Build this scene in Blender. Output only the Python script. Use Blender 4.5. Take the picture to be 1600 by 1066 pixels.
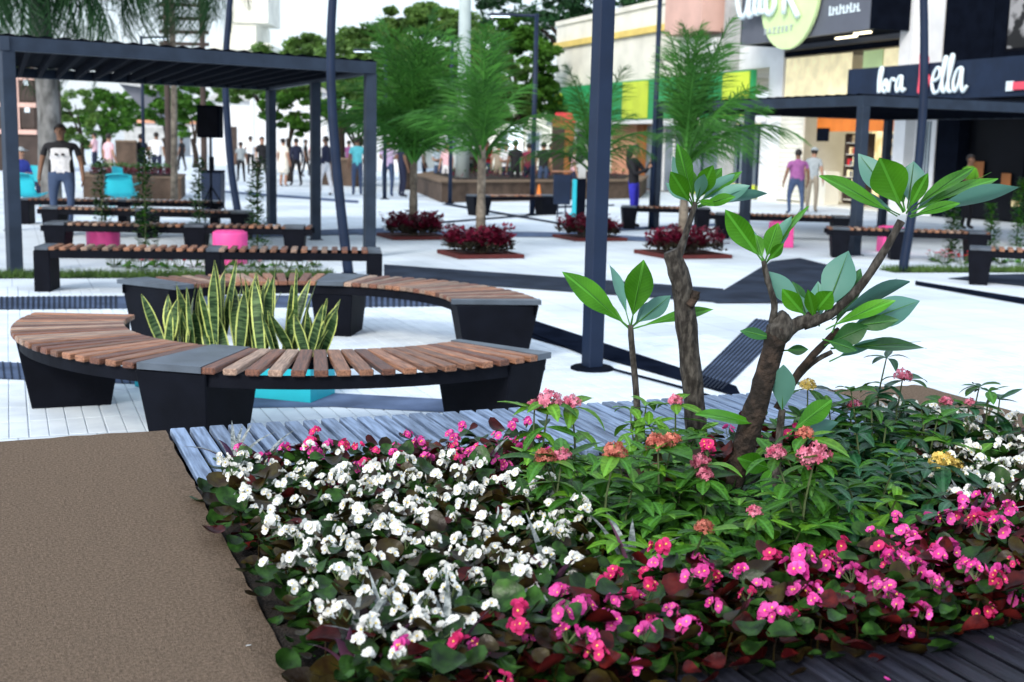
import bpy, bmesh, math, random
from mathutils import Vector, Matrix
V=Vector; R=math.radians
random.seed(7)
sc=bpy.context.scene
for o in list(bpy.data.objects): bpy.data.objects.remove(o)

# ---------------------------------------------------------------- camera
FPX=1950.0; CAM_Z=1.6; PITCH=R(8.887); ROLL=R(1.3)
cd=bpy.data.cameras.new('camera'); co=bpy.data.objects.new('camera',cd); sc.collection.objects.link(co)
cd.sensor_width=36.0; cd.lens=FPX/1600*36; cd.clip_end=2000; cd.clip_start=.05
cd.dof.use_dof=True; cd.dof.focus_distance=4.3; cd.dof.aperture_fstop=4.2
co.matrix_world=Matrix.Translation((0,0,CAM_Z))@Matrix.Rotation(math.pi/2-PITCH,4,'X')@Matrix.Rotation(ROLL,4,'Z')
sc.camera=co
sc.render.resolution_x=1024; sc.render.resolution_y=682

# ---------------------------------------------------------------- sky, sun, exposure
SUN_EL=R(34); SUN_AZ=R(205)        # soft high light from behind-left of the viewer
w=bpy.data.worlds.new('World'); sc.world=w; w.use_nodes=True
nt=w.node_tree; nt.nodes.clear()
sky=nt.nodes.new('ShaderNodeTexSky'); sky.sky_type='NISHITA'; sky.sun_disc=False
sky.sun_elevation=SUN_EL; sky.sun_rotation=SUN_AZ; sky.air_density=1.0; sky.dust_density=3.0; sky.ozone_density=1.0
hs=nt.nodes.new('ShaderNodeMixRGB'); hs.blend_type='MIX'; hs.inputs[0].default_value=.45; hs.inputs[2].default_value=(8.6,9.7,11.0,1)
bg=nt.nodes.new('ShaderNodeBackground'); bg.inputs[1].default_value=.10
out=nt.nodes.new('ShaderNodeOutputWorld')
nt.links.new(sky.outputs[0],hs.inputs[1]); nt.links.new(hs.outputs[0],bg.inputs[0]); nt.links.new(bg.outputs[0],out.inputs[0])
sl=bpy.data.lights.new('sun','SUN'); sl.energy=1.25; sl.angle=R(16); sl.color=(1,.96,.9)
so=bpy.data.objects.new('sun',sl); sc.collection.objects.link(so)
# azimuth measured like the sky node: direction to the sun
sd=V((math.sin(SUN_AZ)*math.cos(SUN_EL),math.cos(SUN_AZ)*math.cos(SUN_EL),math.sin(SUN_EL)))
so.rotation_euler=sd.to_track_quat('Z','Y').to_euler()
sc.view_settings.view_transform='Standard'; sc.view_settings.look='None'; sc.view_settings.gamma=1
sc.view_settings.exposure=0.92; sc.view_settings.use_curve_mapping=False
sc.render.engine='CYCLES'; sc.cycles.max_bounces=6; sc.cycles.diffuse_bounces=3; sc.cycles.glossy_bounces=2; sc.cycles.transmission_bounces=2

# ---------------------------------------------------------------- placing helpers
def _ray(px,py):
    x=px-800; y=-(py-533); c,s=math.cos(ROLL),math.sin(ROLL)
    xr=x*c-y*s; yr=x*s+y*c; cp,sp=math.cos(PITCH),math.sin(PITCH)
    return V((xr,FPX*cp+yr*sp,-FPX*sp+yr*cp))
def P(px,py,z=0.0):
    d=_ray(px,py); t=(z-CAM_Z)/d.z; return V((d.x*t,d.y*t,z))
def D(px,py,dep):
    d=_ray(px,py); t=dep/d.y; return V((d.x*t,dep,d.z*t+CAM_Z))
def G(px,dep,z=0.0):
    # a spot of given distance on the ground column of px
    a=D(px,300,dep); return V((a.x,a.y,z))

# ---------------------------------------------------------------- materials
MATS={}
def mat(name,col,rough=.6,var=.12,scale=6,bump=0,bscale=60,spec=.4,metal=0,c2=None,rnd=0,stretch=None,back=None,trans=0,emit=0,coat=0,detail=4,lo=.35,hi=.65,vein=0,joint=0):
    m=bpy.data.materials.new(name); m.use_nodes=True; n=m.node_tree; L=n.links.new
    b=n.nodes['Principled BSDF']
    tc=n.nodes.new('ShaderNodeTexCoord'); mp=n.nodes.new('ShaderNodeMapping'); L(tc.outputs['Object'],mp.inputs[0])
    if stretch: mp.inputs['Scale'].default_value=stretch
    oi=n.nodes.new('ShaderNodeObjectInfo')
    if rnd:
        mu=n.nodes.new('ShaderNodeMath'); mu.operation='MULTIPLY'; mu.inputs[1].default_value=37.0; L(oi.outputs['Random'],mu.inputs[0])
        L(mu.outputs[0],mp.inputs['Location'])
    no=n.nodes.new('ShaderNodeTexNoise'); no.inputs['Scale'].default_value=scale; no.inputs['Detail'].default_value=detail; L(mp.outputs[0],no.inputs['Vector'])
    cr=n.nodes.new('ShaderNodeValToRGB'); L(no.outputs['Fac'],cr.inputs[0])
    c2=c2 or tuple(min(1,c*(1+var)) for c in col); c1=tuple(c*(1-var) for c in col)
    cr.color_ramp.elements[0].position=lo; cr.color_ramp.elements[1].position=hi
    cr.color_ramp.elements[0].color=(*c1,1); cr.color_ramp.elements[1].color=(*c2,1)
    last=cr.outputs[0]
    if vein:   # side veins and pale midrib of a leaf lying along x
        sx=n.nodes.new('ShaderNodeSeparateXYZ'); L(tc.outputs['Object'],sx.inputs[0])
        def mth(op,a,b=None):
            q=n.nodes.new('ShaderNodeMath'); q.operation=op
            for i,z in enumerate((a,b)):
                if z is None: continue
                if isinstance(z,(int,float)): q.inputs[i].default_value=z
                else: L(z,q.inputs[i])
            return q.outputs[0]
        ay=mth('ABSOLUTE',sx.outputs['Y']); ph=mth('MULTIPLY',mth('SUBTRACT',sx.outputs['X'],mth('MULTIPLY',ay,.7)),vein)
        vv=mth('POWER',mth('ABSOLUTE',mth('COSINE',ph)),18.0); rib=mth('LESS_THAN',ay,.9/vein)
        fc=mth('MAXIMUM',mth('MULTIPLY',vv,.13),mth('MULTIPLY',rib,.55))
        vm=n.nodes.new('ShaderNodeMixRGB'); L(fc,vm.inputs[0]); L(last,vm.inputs[1]); vm.inputs[2].default_value=(*[min(1,c*2.2+.03) for c in col],1); last=vm.outputs[0]
    if joint:  # slab joints, seen from far
        mp2=n.nodes.new('ShaderNodeMapping'); mp2.inputs['Rotation'].default_value=(0,0,-.384); L(tc.outputs['Object'],mp2.inputs[0])
        bk=n.nodes.new('ShaderNodeTexBrick'); bk.offset=0; bk.inputs['Scale'].default_value=1; bk.inputs['Brick Width'].default_value=joint; bk.inputs['Row Height'].default_value=joint; bk.inputs['Mortar Size'].default_value=.006; bk.inputs['Mortar Smooth'].default_value=.3
        bk.inputs['Color1'].default_value=(1,1,1,1); bk.inputs['Color2'].default_value=(.93,.935,.94,1); bk.inputs['Mortar'].default_value=(.62,.64,.66,1); L(mp2.outputs[0],bk.inputs['Vector'])
        n3=n.nodes.new('ShaderNodeTexNoise'); n3.inputs['Scale'].default_value=.35; n3.inputs['Detail'].default_value=8; L(tc.outputs['Object'],n3.inputs['Vector'])
        c3=n.nodes.new('ShaderNodeValToRGB'); c3.color_ramp.elements[0].position=.38; c3.color_ramp.elements[0].color=(.86,.87,.88,1); c3.color_ramp.elements[1].position=.55; c3.color_ramp.elements[1].color=(1,1,1,1); L(n3.outputs['Fac'],c3.inputs[0])
        for q in (bk.outputs['Color'],c3.outputs[0]):
            mm=n.nodes.new('ShaderNodeMixRGB'); mm.blend_type='MULTIPLY'; mm.inputs[0].default_value=1; L(last,mm.inputs[1]); L(q,mm.inputs[2]); last=mm.outputs[0]
    if back:
        ge=n.nodes.new('ShaderNodeNewGeometry'); mx=n.nodes.new('ShaderNodeMixRGB'); mx.inputs[2].default_value=(*back,1)
        L(ge.outputs['Backfacing'],mx.inputs[0]); L(last,mx.inputs[1]); last=mx.outputs[0]
    if rnd:
        hv=n.nodes.new('ShaderNodeHueSaturation'); mr=n.nodes.new('ShaderNodeMapRange'); L(oi.outputs['Random'],mr.inputs[0])
        mr.inputs[3].default_value=1-rnd; mr.inputs[4].default_value=1+rnd; L(mr.outputs[0],hv.inputs['Value']); L(last,hv.inputs['Color']); last=hv.outputs[0]
        mr2=n.nodes.new('ShaderNodeMapRange'); L(no.outputs['Fac'],mr2.inputs[0])
    L(last,b.inputs['Base Color'])
    b.inputs['Roughness'].default_value=rough; b.inputs['Specular IOR Level'].default_value=spec; b.inputs['Metallic'].default_value=metal
    if coat: b.inputs['Coat Weight'].default_value=coat; b.inputs['Coat Roughness'].default_value=.15
    if emit:
        L(last,b.inputs['Emission Color']); b.inputs['Emission Strength'].default_value=emit
    if bump:
        n2=n.nodes.new('ShaderNodeTexNoise'); n2.inputs['Scale'].default_value=bscale; n2.inputs['Detail'].default_value=5; L(mp.outputs[0],n2.inputs['Vector'])
        bp=n.nodes.new('ShaderNodeBump'); bp.inputs['Strength'].default_value=bump; bp.inputs['Distance'].default_value=.02; L(n2.outputs['Fac'],bp.inputs['Height']); L(bp.outputs[0],b.inputs['Normal'])
    if trans:
        tr=n.nodes.new('ShaderNodeBsdfTranslucent'); L(last,tr.inputs['Color']); ms=n.nodes.new('ShaderNodeMixShader'); ms.inputs[0].default_value=trans
        o=n.nodes['Material Output']; L(b.outputs[0],ms.inputs[1]); L(tr.outputs[0],ms.inputs[2]); L(ms.outputs[0],o.inputs['Surface'])
    MATS[name]=m; return m

mat('paving',(.66,.735,.80),.85,.03,.7,c2=(.72,.80,.87),spec=.2,joint=.4)
mat('slab',(.62,.705,.785),.85,.06,5,.05,60,rnd=.035,c2=(.70,.78,.84),spec=.2)
mat('band',(.024,.033,.052),.85,.3,2.0,.2,40,spec=.05)
mat('band_light',(.085,.12,.20),.85,.3,3.0,.2,40,rnd=.15,spec=.05)
mat('drain',(.006,.009,.018),.85,.3,4,spec=0)
mat('earth_far',(.50,.54,.56),.9,.15,.2)
mat('brown',(0.2306,0.1720,0.1247),.95,.30,120,1.0,260,c2=(0.3074,0.2310,0.1709),detail=9,spec=.05)
mat('brown_dark',(.085,.058,.042),.92,.3,3,.6,60)
mat('deck',(.105,.16,.27),.45,.35,4,.25,30,rnd=.22,stretch=(1.2,16,16),spec=.4,c2=(.22,.31,.47))
mat('deck_wet',(.010,.011,.017),.3,.35,3,.25,30,rnd=.35,stretch=(1.2,16,16),spec=.3,c2=(.028,.03,.045))
mat('slat',(0.1806,0.0739,0.0378),.42,.35,5,.3,30,rnd=.45,stretch=(1.5,22,22),c2=(0.3528,0.1680,0.0924),spec=.45)
mat('slat_grey',(.24,.15,.11),.45,.35,5,.3,30,rnd=.3,stretch=(1.5,22,22),c2=(.38,.26,.19))
mat('slat_red',(.10,.035,.020),.42,.35,5,.3,30,rnd=.3,stretch=(1.5,22,22),c2=(.20,.08,.045),spec=.45)
mat('black',(.004,.005,.009),.65,.2,6,.1,80,spec=.08)
mat('steel_top',(0.0630,0.0819,0.1071),.42,.25,5,.08,60,spec=.5)
mat('navy',(.009,.019,.046),.5,.15,3,.05,50,spec=.22)
mat('navy_light',(0.0218,0.0336,0.0554),.55,.2,3,.05,50,spec=.22)
mat('navy_dark',(.004,.006,.012),.8,.2,3,spec=.02)
mat('teal',(.015,.45,.55),.5,.06,4)
mat('pink',(.78,.08,.32),.5,.06,4)
mat('soil',(.018,.013,.010),.95,.4,20,1,80)
mat('grass',(.05,.115,.025),.7,.4,6,rnd=.1,trans=.25,c2=(.10,.19,.04))
mat('white_paint',(.74,.76,.78),.7,.07,1.5,.05,20)
mat('cream_wall',(.74,.73,.64),.8,.12,.8,.1,20)
mat('cream_paper',(.72,.64,.40),.8,.12,2.5,emit=.35)  # faint emission stands in for light from inside
mat('yellow_trim',(.72,.55,.16),.7,.1,2)
mat('pink_wall',(.62,.40,.34),.8,.1,1.0)
mat('terracotta',(.60,.30,.19),.8,.12,1.5)
mat('brown_trim',(.33,.12,.035),.7,.15,2)
mat('green_sign',(.02,.30,.10),.45,.1,1)
mat('lime',(.55,.68,.05),.5,.12,1.2)
mat('pale_lime',(.62,.80,.40),.5,.04,2)
mat('fascia',(.10,.11,.14),.5,.1,1)
mat('glass',(.006,.007,.010),.3,.3,.6,spec=.06)
mat('glass_far',(.16,.20,.24),.15,.3,.6,spec=.7)
mat('concrete',(.42,.43,.43),.85,.15,2,.2,25)
mat('pale_pole',(.42,.50,.50),.7,.1,2)
mat('lit_cream',(.85,.66,.30),.7,.35,1.6,emit=.75,c2=(.95,.85,.6))  # glows: shop lighting put into the wall colour
mat('lamp_white',(1,.88,.6),.5,0,1,emit=2.2)
mat('lamp_blue',(.75,.88,1),.5,0,1,emit=1.2)
mat('orange',(.72,.20,.03),.6,.1,2)
mat('red',(.55,.02,.03),.5,.15,3)
mat('hot_pink_sign',(.75,.08,.13),.5,.05,3)
mat('white_letter',(.72,.84,.90),.5,.03,3)
mat('grey_letter',(.45,.50,.55),.5,.05,3)
mat('poster',(.10,.10,.105),.6,.9,2.2,c2=(.32,.32,.33),lo=.48,hi=.56)
mat('cloth_goods',(.45,.28,.12),.8,.6,5,rnd=.7,c2=(.85,.7,.4),emit=.25)  # goods glow a little, warm shop light put into their colour
mat('stone_dark',(.05,.035,.03),.8,.2,2)
mat('skin',(.36,.20,.135),.55,.08,8)
mat('skin_dark',(.20,.105,.065),.55,.08,8)
mat('hair',(.012,.009,.008),.6,.2,20)
mat('shoe',(.02,.018,.018),.5,.2,10)
mat('eye_white',(.7,.7,.7),.3,0,4)
mat('bark',(0.0197,0.0125,0.0085),.85,.5,22,1.0,45,c2=(0.0557,0.0360,0.0249),detail=8,lo=.4,hi=.7)
mat('bark_grey',(0.0262,0.0216,0.0177),.85,.4,55,.8,60,stretch=(1,1,.4),c2=(0.0819,0.0753,0.0655),detail=8,lo=.42,hi=.68)
mat('bark_pale',(0.1100,0.1100,0.1050),.85,.4,5,.6,12,c2=(0.2100,0.2100,0.2050),stretch=(1,1,.5))
mat('palm_bark',(.12,.10,.08),.9,.4,8,.8,20,c2=(.22,.19,.15))
mat('plum_leaf',(.035,.17,.006),.42,.25,5,.12,18,rnd=.2,back=(.10,.25,.20),trans=.2,spec=.3,c2=(.065,.25,.010),vein=230)
mat('plum_leaf_dark',(.012,.075,.016),.42,.25,5,.12,18,rnd=.2,back=(.07,.19,.16),trans=.15,spec=.35,c2=(.026,.12,.026),vein=230)
mat('ix_leaf',(0.0213,0.0946,0.0076),.42,.3,14,.15,40,rnd=.45,trans=.2,spec=.2,c2=(0.0483,0.1642,0.0134),vein=26)
mat('ix_leaf_lime',(0.0714,0.2100,0.0101),.4,.2,14,.15,40,rnd=.2,trans=.25,c2=(0.1176,0.2856,0.0185),vein=26)
mat('ix_leaf_dark',(0.0087,0.0524,0.0202),.3,.3,14,.15,40,rnd=.4,trans=.1,spec=.3,c2=(0.0174,0.0907,0.0302),vein=26)
mat('stem',(.06,.09,.03),.6,.3,20)
mat('ix_pink',(.68,.07,.17),.6,.4,40,rnd=.15,trans=.15,c2=(.86,.30,.42))
mat('ix_coral',(.50,.075,.05),.6,.4,40,rnd=.2,trans=.15,c2=(.70,.24,.17))
mat('ix_yellow',(.80,.52,.08),.6,.3,40,rnd=.1,trans=.15,c2=(.9,.7,.2))
mat('beg_leaf',(0.0123,0.0393,0.0079),.34,.4,30,.15,60,rnd=.45,trans=.1,spec=.22,c2=(0.0323,0.0983,0.0142),lo=.4,hi=.7)
mat('beg_leaf_bronze',(0.0283,0.0158,0.0058),.34,.4,30,.15,60,rnd=.4,trans=.15,spec=.22,c2=(0.0442,0.0355,0.0065),lo=.4,hi=.7)
mat('beg_leaf_red',(0.0449,0.0032,0.0049),.34,.4,30,.15,60,rnd=.45,trans=.2,spec=.22,c2=(0.0979,0.0098,0.0082),lo=.4,hi=.7)
mat('white_petal',(.80,.82,.80),.6,.05,30,rnd=.04,trans=.2)
mat('pink_petal',(.80,.045,.36),.55,.3,30,rnd=.14,trans=.2,spec=.15,c2=(.86,.13,.50))
mat('deep_petal',(.66,.015,.13),.55,.3,30,rnd=.14,trans=.25,spec=.2,c2=(.82,.06,.26))
mat('stamen',(.8,.6,.1),.6,.1,30)
mat('strap_leaf',(.10,.13,.13),.4,.3,20,rnd=.25,trans=.15,back=(.16,.06,.13),c2=(.34,.38,.38))
mat('snake_green',(.016,.055,.016),.4,.4,14,rnd=.3,stretch=(2.5,.5,.5),c2=(.085,.15,.055),spec=.3,lo=.42,hi=.62)
mat('snake_yellow',(.46,.53,.15),.45,.15,20,rnd=.2,spec=.3)
mat('palm_leaf',(0.0277,0.1273,0.0188),.55,.3,3,rnd=.3,trans=.2,spec=.2,c2=(0.0642,0.2213,0.0343))
mat('tree_leaf',(0.0251,0.0964,0.0120),.55,.35,.9,trans=.25,spec=.15,c2=(0.0800,0.2142,0.0240))
mat('tree_leaf_light',(0.0655,0.1512,0.0302),.55,.35,.9,trans=.3,c2=(0.1411,0.2722,0.0504))
mat('tree_leaf_dark',(.009,.040,.014),.6,.35,.9,trans=.15,spec=.15,c2=(.025,.085,.028))
mat('croton_red',(.085,.004,.016),.5,.4,8,trans=.2,spec=.2,c2=(.19,.010,.038))
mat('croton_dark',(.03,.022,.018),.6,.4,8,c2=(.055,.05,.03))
mat('red_curb',(.085,.012,.011),.8,.2,3)
mat('flower_red',(.55,.015,.03),.6,.2,9,trans=.2)
mat('flower_blush',(.75,.42,.45),.6,.35,9,trans=.2,c2=(.8,.2,.28))

# ---------------------------------------------------------------- mesh helpers
class MB:
    def __init__(s): s.v=[]; s.f=[]; s.m=[]
    def add(s,vf,mi=0,mx=None):
        vs,fs=vf; o=len(s.v)
        s.v+=[tuple(mx@V(p)) for p in vs] if mx is not None else [tuple(p) for p in vs]
        s.f+=[tuple(i+o for i in f) for f in fs]; s.m+=[mi]*len(fs); return s
    def mesh(s,name,mats,smooth=False):
        me=bpy.data.meshes.new(name); me.from_pydata(s.v,[],s.f)
        for m in ([mats] if isinstance(mats,str) else mats): me.materials.append(MATS[m])
        if len(set(s.m))>1: me.polygons.foreach_set('material_index',s.m)
        if smooth: me.polygons.foreach_set('use_smooth',[True]*len(s.f))
        me.update(); return me
def T(*a): return Matrix.Translation(a if len(a)==3 else a[0])
def RZ(a): return Matrix.Rotation(a,4,'Z')
_cb={}
def box(sx,sy,sz,b=0.0,top=(1,1),base=True):
    """chamfered box centred in x,y; z from 0 (base) or centred; top scales the upper face"""
    k=(round(sx,4),round(sy,4),round(sz,4),b,top,base)
    if k in _cb: return _cb[k]
    bm=bmesh.new(); bmesh.ops.create_cube(bm,size=1)
    for v in bm.verts:
        t=v.co.z>0
        v.co=V((v.co.x*sx*(top[0] if t else 1),v.co.y*sy*(top[1] if t else 1),v.co.z*sz+(sz/2 if base else 0)))
    if b: bmesh.ops.bevel(bm,geom=bm.edges[:],offset=b,segments=1,affect='EDGES',profile=.5)
    bm.verts.index_update(); r=([tuple(v.co) for v in bm.verts],[tuple(x.index for x in f.verts) for f in bm.faces]); bm.free()
    _cb[k]=r; return r
def bx(x0,x1,y0,y1,z0,z1,b=0):
    v,f=box(abs(x1-x0),abs(y1-y0),abs(z1-z0),b,(1,1),False); c=V(((x0+x1)/2,(y0+y1)/2,(z0+z1)/2))
    return [tuple(V(p)+c) for p in v],f
def tube(pts,rad,n=8,cap=True):
    pts=[V(p) for p in pts]; N=len(pts)
    if not isinstance(rad,(list,tuple)): rad=[rad]*N
    vs=[];fs=[]; t0=(pts[1]-pts[0]).normalized(); a=V((0,0,1)) if abs(t0.z)<.9 else V((1,0,0)); x=t0.cross(a).normalized()
    for i,p in enumerate(pts):
        t=(pts[min(i+1,N-1)]-pts[max(i-1,0)]).normalized(); x=(x-t*x.dot(t)).normalized(); y=t.cross(x)
        for k in range(n):
            q=2*math.pi*k/n; vs.append(p+(x*math.cos(q)+y*math.sin(q))*rad[i])
    for i in range(N-1):
        for k in range(n): fs.append((i*n+k,i*n+(k+1)%n,(i+1)*n+(k+1)%n,(i+1)*n+k))
    if cap: fs.append(tuple(range(n-1,-1,-1))); fs.append(tuple((N-1)*n+k for k in range(n)))
    return vs,fs
def lathe(prof,n=16):
    vs=[];fs=[]
    for r,z in prof:
        for k in range(n): q=2*math.pi*k/n; vs.append((r*math.cos(q),r*math.sin(q),z))
    for i in range(len(prof)-1):
        for k in range(n): fs.append((i*n+k,i*n+(k+1)%n,(i+1)*n+(k+1)%n,(i+1)*n+k))
    fs.append(tuple(range(n-1,-1,-1))); fs.append(tuple((len(prof)-1)*n+k for k in range(n)))
    return vs,fs
def prism(poly,z0,z1):
    n=len(poly); vs=[(p[0],p[1],z0) for p in poly]+[(p[0],p[1],z1) for p in poly]
    return vs,[tuple(range(n-1,-1,-1)),tuple(range(n,2*n))]+[(i,(i+1)%n,n+(i+1)%n,n+i) for i in range(n)]
def ball(c,r,n=8,m=6):
    r=r if isinstance(r,(tuple,list)) else (r,r,r); vs=[];fs=[]
    for i in range(m+1):
        a=math.pi*i/m
        for k in range(n): q=2*math.pi*k/n; vs.append((c[0]+r[0]*math.sin(a)*math.cos(q),c[1]+r[1]*math.sin(a)*math.sin(q),c[2]+r[2]*math.cos(a)))
    for i in range(m):
        for k in range(n): fs.append((i*n+k,(i+1)*n+k,(i+1)*n+(k+1)%n,i*n+(k+1)%n))
    return vs,fs
def blade(L,W,prof,seg=8,cols=4,droop=0,fold=.15,twist=0,wave=0,ph=0):
    """leaf along +x, normal +z"""
    vs=[];fs=[]
    for i in range(seg+1):
        t=i/seg; wd=W*prof(t); tw=twist*t
        for j in range(cols+1):
            s=(j/cols-.5)*2; y=s*wd/2; z=abs(s)**1.3*wd*fold+wave*W*math.sin(t*9+ph+(2 if s>0 else 0))*abs(s)
            yy=y*math.cos(tw)-z*math.sin(tw); zz=y*math.sin(tw)+z*math.cos(tw)
            a=droop*t; xx=L*(math.sin(a)/droop if droop else t); dz=-L*((1-math.cos(a))/droop if droop else 0)
            vs.append((xx+zz*math.sin(a),yy,dz+zz*math.cos(a)))
    c=cols+1
    for i in range(seg):
        for j in range(cols): fs.append((i*c+j,(i+1)*c+j,(i+1)*c+j+1,i*c+j+1))
    return vs,fs
P_oval=lambda t: max(.03,math.sin(math.pi*min(1,t))**.8)
P_obov=lambda t: (.07 if t<.14 else max(.02,(math.sin(math.pi*((t-.14)/.86)**1.22)**1.0)))
P_lance=lambda t: max(.02,math.sin(math.pi*t**.75)**.9)
P_snake=lambda t: (.55+.45*min(1,t*2.2))*max(.02,(1-max(0,(t-.62)/.38)**1.8))
def smooth_line(pts,k=4):
    pts=[V(p) for p in pts]; out=[]
    for i in range(len(pts)-1):
        p0=pts[max(i-1,0)];p1=pts[i];p2=pts[i+1];p3=pts[min(i+2,len(pts)-1)]
        for j in range(k):
            t=j/k; out.append(.5*((2*p1)+(p2-p0)*t+(2*p0-5*p1+4*p2-p3)*t*t+(3*p1-p0-3*p2+p3)*t**3))
    out.append(pts[-1]); return out

# ---------------------------------------------------------------- object helpers
COL=sc.collection
def ob(name,me,parent=None,mx=None):
    o=bpy.data.objects.new(name,me); COL.objects.link(o)
    if parent is not None: o.parent=parent
    if mx is not None: o.matrix_basis=mx
    return o
def tag(o,label,cat,group=None):
    o['label']=label; o['category']=cat
    if group: o['group']=group
    return o
def thing(name,label,cat,loc=(0,0,0),rz=0,group=None):
    o=ob(name,None,None,T(V(loc))@RZ(rz)); o.empty_display_size=.1; return tag(o,label,cat,group)
def struct(name,me,parent=None,mx=None):
    o=ob(name,me,parent,mx)
    if parent is None: o['kind']='structure'
    return o
def axes(loc,x,up,s=1.0):
    x=V(x).normalized(); y=V(up).cross(x)
    if y.length<1e-5: y=V((0,1,0)).cross(x)
    y.normalize(); z=x.cross(y)
    m=Matrix((x,y,z)).transposed().to_4x4()
    if isinstance(s,(tuple,list)): m=m@Matrix.Diagonal((*s,1))
    else: m=m@Matrix.Diagonal((s,s,s,1))
    m.translation=V(loc); return m
def copy_tree(o,mx,label=None,keep=None):
    c=o.copy(); COL.objects.link(c); c.matrix_basis=mx
    if label: c['label']=label
    for ch in o.children:
        d=ch.copy(); COL.objects.link(d); d.parent=c
        for g in ch.children:
            e=g.copy(); COL.objects.link(e); e.parent=d
    return c
U=random.uniform
# ================================================================ GROUND
PA=R(22)                                     # direction of the planter and of the slab grid
pv=V((math.cos(PA),math.sin(PA),0)); pu=V((math.sin(PA),-math.cos(PA),0))
m=MB().add(([(-900,-60,-.03),(900,-60,-.03),(900,1500,-.03),(-900,1500,-.03)],[(0,1,2,3)]))
struct('ground',m.mesh('ground','earth_far'))
m=MB().add(([(-60,-8,0),(60,-8,0),(60,160,0),(-60,160,0)],[(0,1,2,3)]))
plaza=struct('plaza_pavement',m.mesh('plaza','paving'))
def band(pix,z=.009,mt='band',name='dark_band'):
    p=[P(*q) for q in pix]; return ob(name,MB().add(([(q.x,q.y,z) for q in p],[tuple(range(len(p)))])).mesh(name,mt),plaza), p
bands=[]
def bnd(pix,z=.009,mt='band',name='dark_band'):
    o,p=band(pix,z,mt,name); bands.append(p)
bnd([(600,436),(1130,474),(1130,452),(600,414)])                       # long band across the middle
bnd([(1105,470),(1205,409),(1250,404),(1330,424),(1300,474),(1120,475)],.0105) # wide dark triangle
bnd([(1075,604),(1130,612),(1235,508),(1180,500)],.0125,'band_light','ribbed_band')
bnd([(790,488),(800,522),(1160,625),(1150,606)],.0135,'drain','drain_strip')
bnd([(-60,486),(185,484),(700,480),(700,462),(185,464),(-60,466)],.009,'band_light','ribbed_band')
bnd([(-60,592),(260,604),(250,581),(-60,564)],.009,'band_light','ribbed_band')
bnd([(380,640),(520,638),(860,655),(860,635),(520,616),(380,612)],.009,'band_light','ribbed_band')
bnd([(1430,446),(1620,480),(1620,470),(1430,440)],.0105,'drain','drain_strip')
bnd([(1480,436),(1640,452),(1640,428),(1540,430)],.009)
bnd([(390,372),(600,366),(600,357),(390,363)],.009,'band_light')
bnd([(560,368),(900,372),(1040,380),(1040,373),(900,364),(560,360)],.0095,'band_light')
bnd([(690,320),(890,354),(890,351),(700,318)],.011,'band')
bnd([(660,352),(880,334),(880,332),(660,349)],.0125,'band')
bnd([(860,326),(960,322),(960,320),(860,323)],.011,'band')
bnd([(330,300),(560,318),(560,314),(330,297)],.011,'band_light')
bnd([(960,362),(1120,354),(1120,350),(960,357)],.0125,'band_light')
def inpoly(x,y,p):
    c=False; n=len(p)
    for i in range(n):
        a=p[i]; b=p[i-1]
        if (a.y>y)!=(b.y>y) and x<(b.x-a.x)*(y-a.y)/(b.y-a.y)+a.x: c=not c
    return c
# ribs of the ribbed bands near the benches are real bars
def ribs(q,n,z,frac=.45,mt='band'):
    a,b,c,d=[P(*p) for p in q]
    for k in range(n):
        f0=(k+.5-frac/2)/n; f1=(k+.5+frac/2)/n
        p=[a.lerp(b,f0),a.lerp(b,f1),d.lerp(c,f1),d.lerp(c,f0)]
        vs=[(x.x,x.y,z) for x in p]+[(x.x,x.y,z+.005) for x in p]
        ob('rib',MB().add((vs,[(4,5,6,7),(0,1,5,4),(1,2,6,5),(2,3,7,6),(3,0,4,7)])).mesh('rib',mt),plaza)
ribs([(1075,604),(1130,612),(1235,508),(1180,500)],9,.0126)
ribs([(-60,486),(185,484),(185,464),(-60,466)],30,.0092)
ribs([(500,483),(700,480),(700,462),(500,464)],22,.0092)
ribs([(-60,592),(260,604),(250,581),(-60,564)],26,.0092,.2)
# paving slabs with four ribs each
sb=MB(); SL=.40
for k in range(4): sb.add(bx(-SL/2+.002+k*.099,-SL/2+.0965+k*.099,-SL/2+.003,SL/2-.003,.0005,.0065,.0025))
slab_me=sb.mesh('slab','slab')
cnt=0; spots=[]
for i in range(-30,40):
    for j in range(-45,10):
        c=V((-1.2,9.0,0))+pv*(i*SL)+pu*(j*SL)
        if 6.5<c.y<13 and abs(c.x)<.45*c.y+.2: spots.append(c)
spots.sort(key=lambda c:c.y+ (2.5 if c.x>0.3 else 0))
for c in spots[:295]:
    ob('paving_slab',slab_me,plaza,T(c)@RZ(PA))
# cable lying over the paving
pts=[P(*q,.02) for q in ((795,508),(830,520),(880,540),(918,556),(950,574),(1000,588),(1060,604),(1120,622),(1180,640))]
tag(ob('cable',MB().add(tube(smooth_line(pts),.009,6)).mesh('cable','drain'),None),'thin dark cable lying on the white paving past the big post foot','cable')

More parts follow.
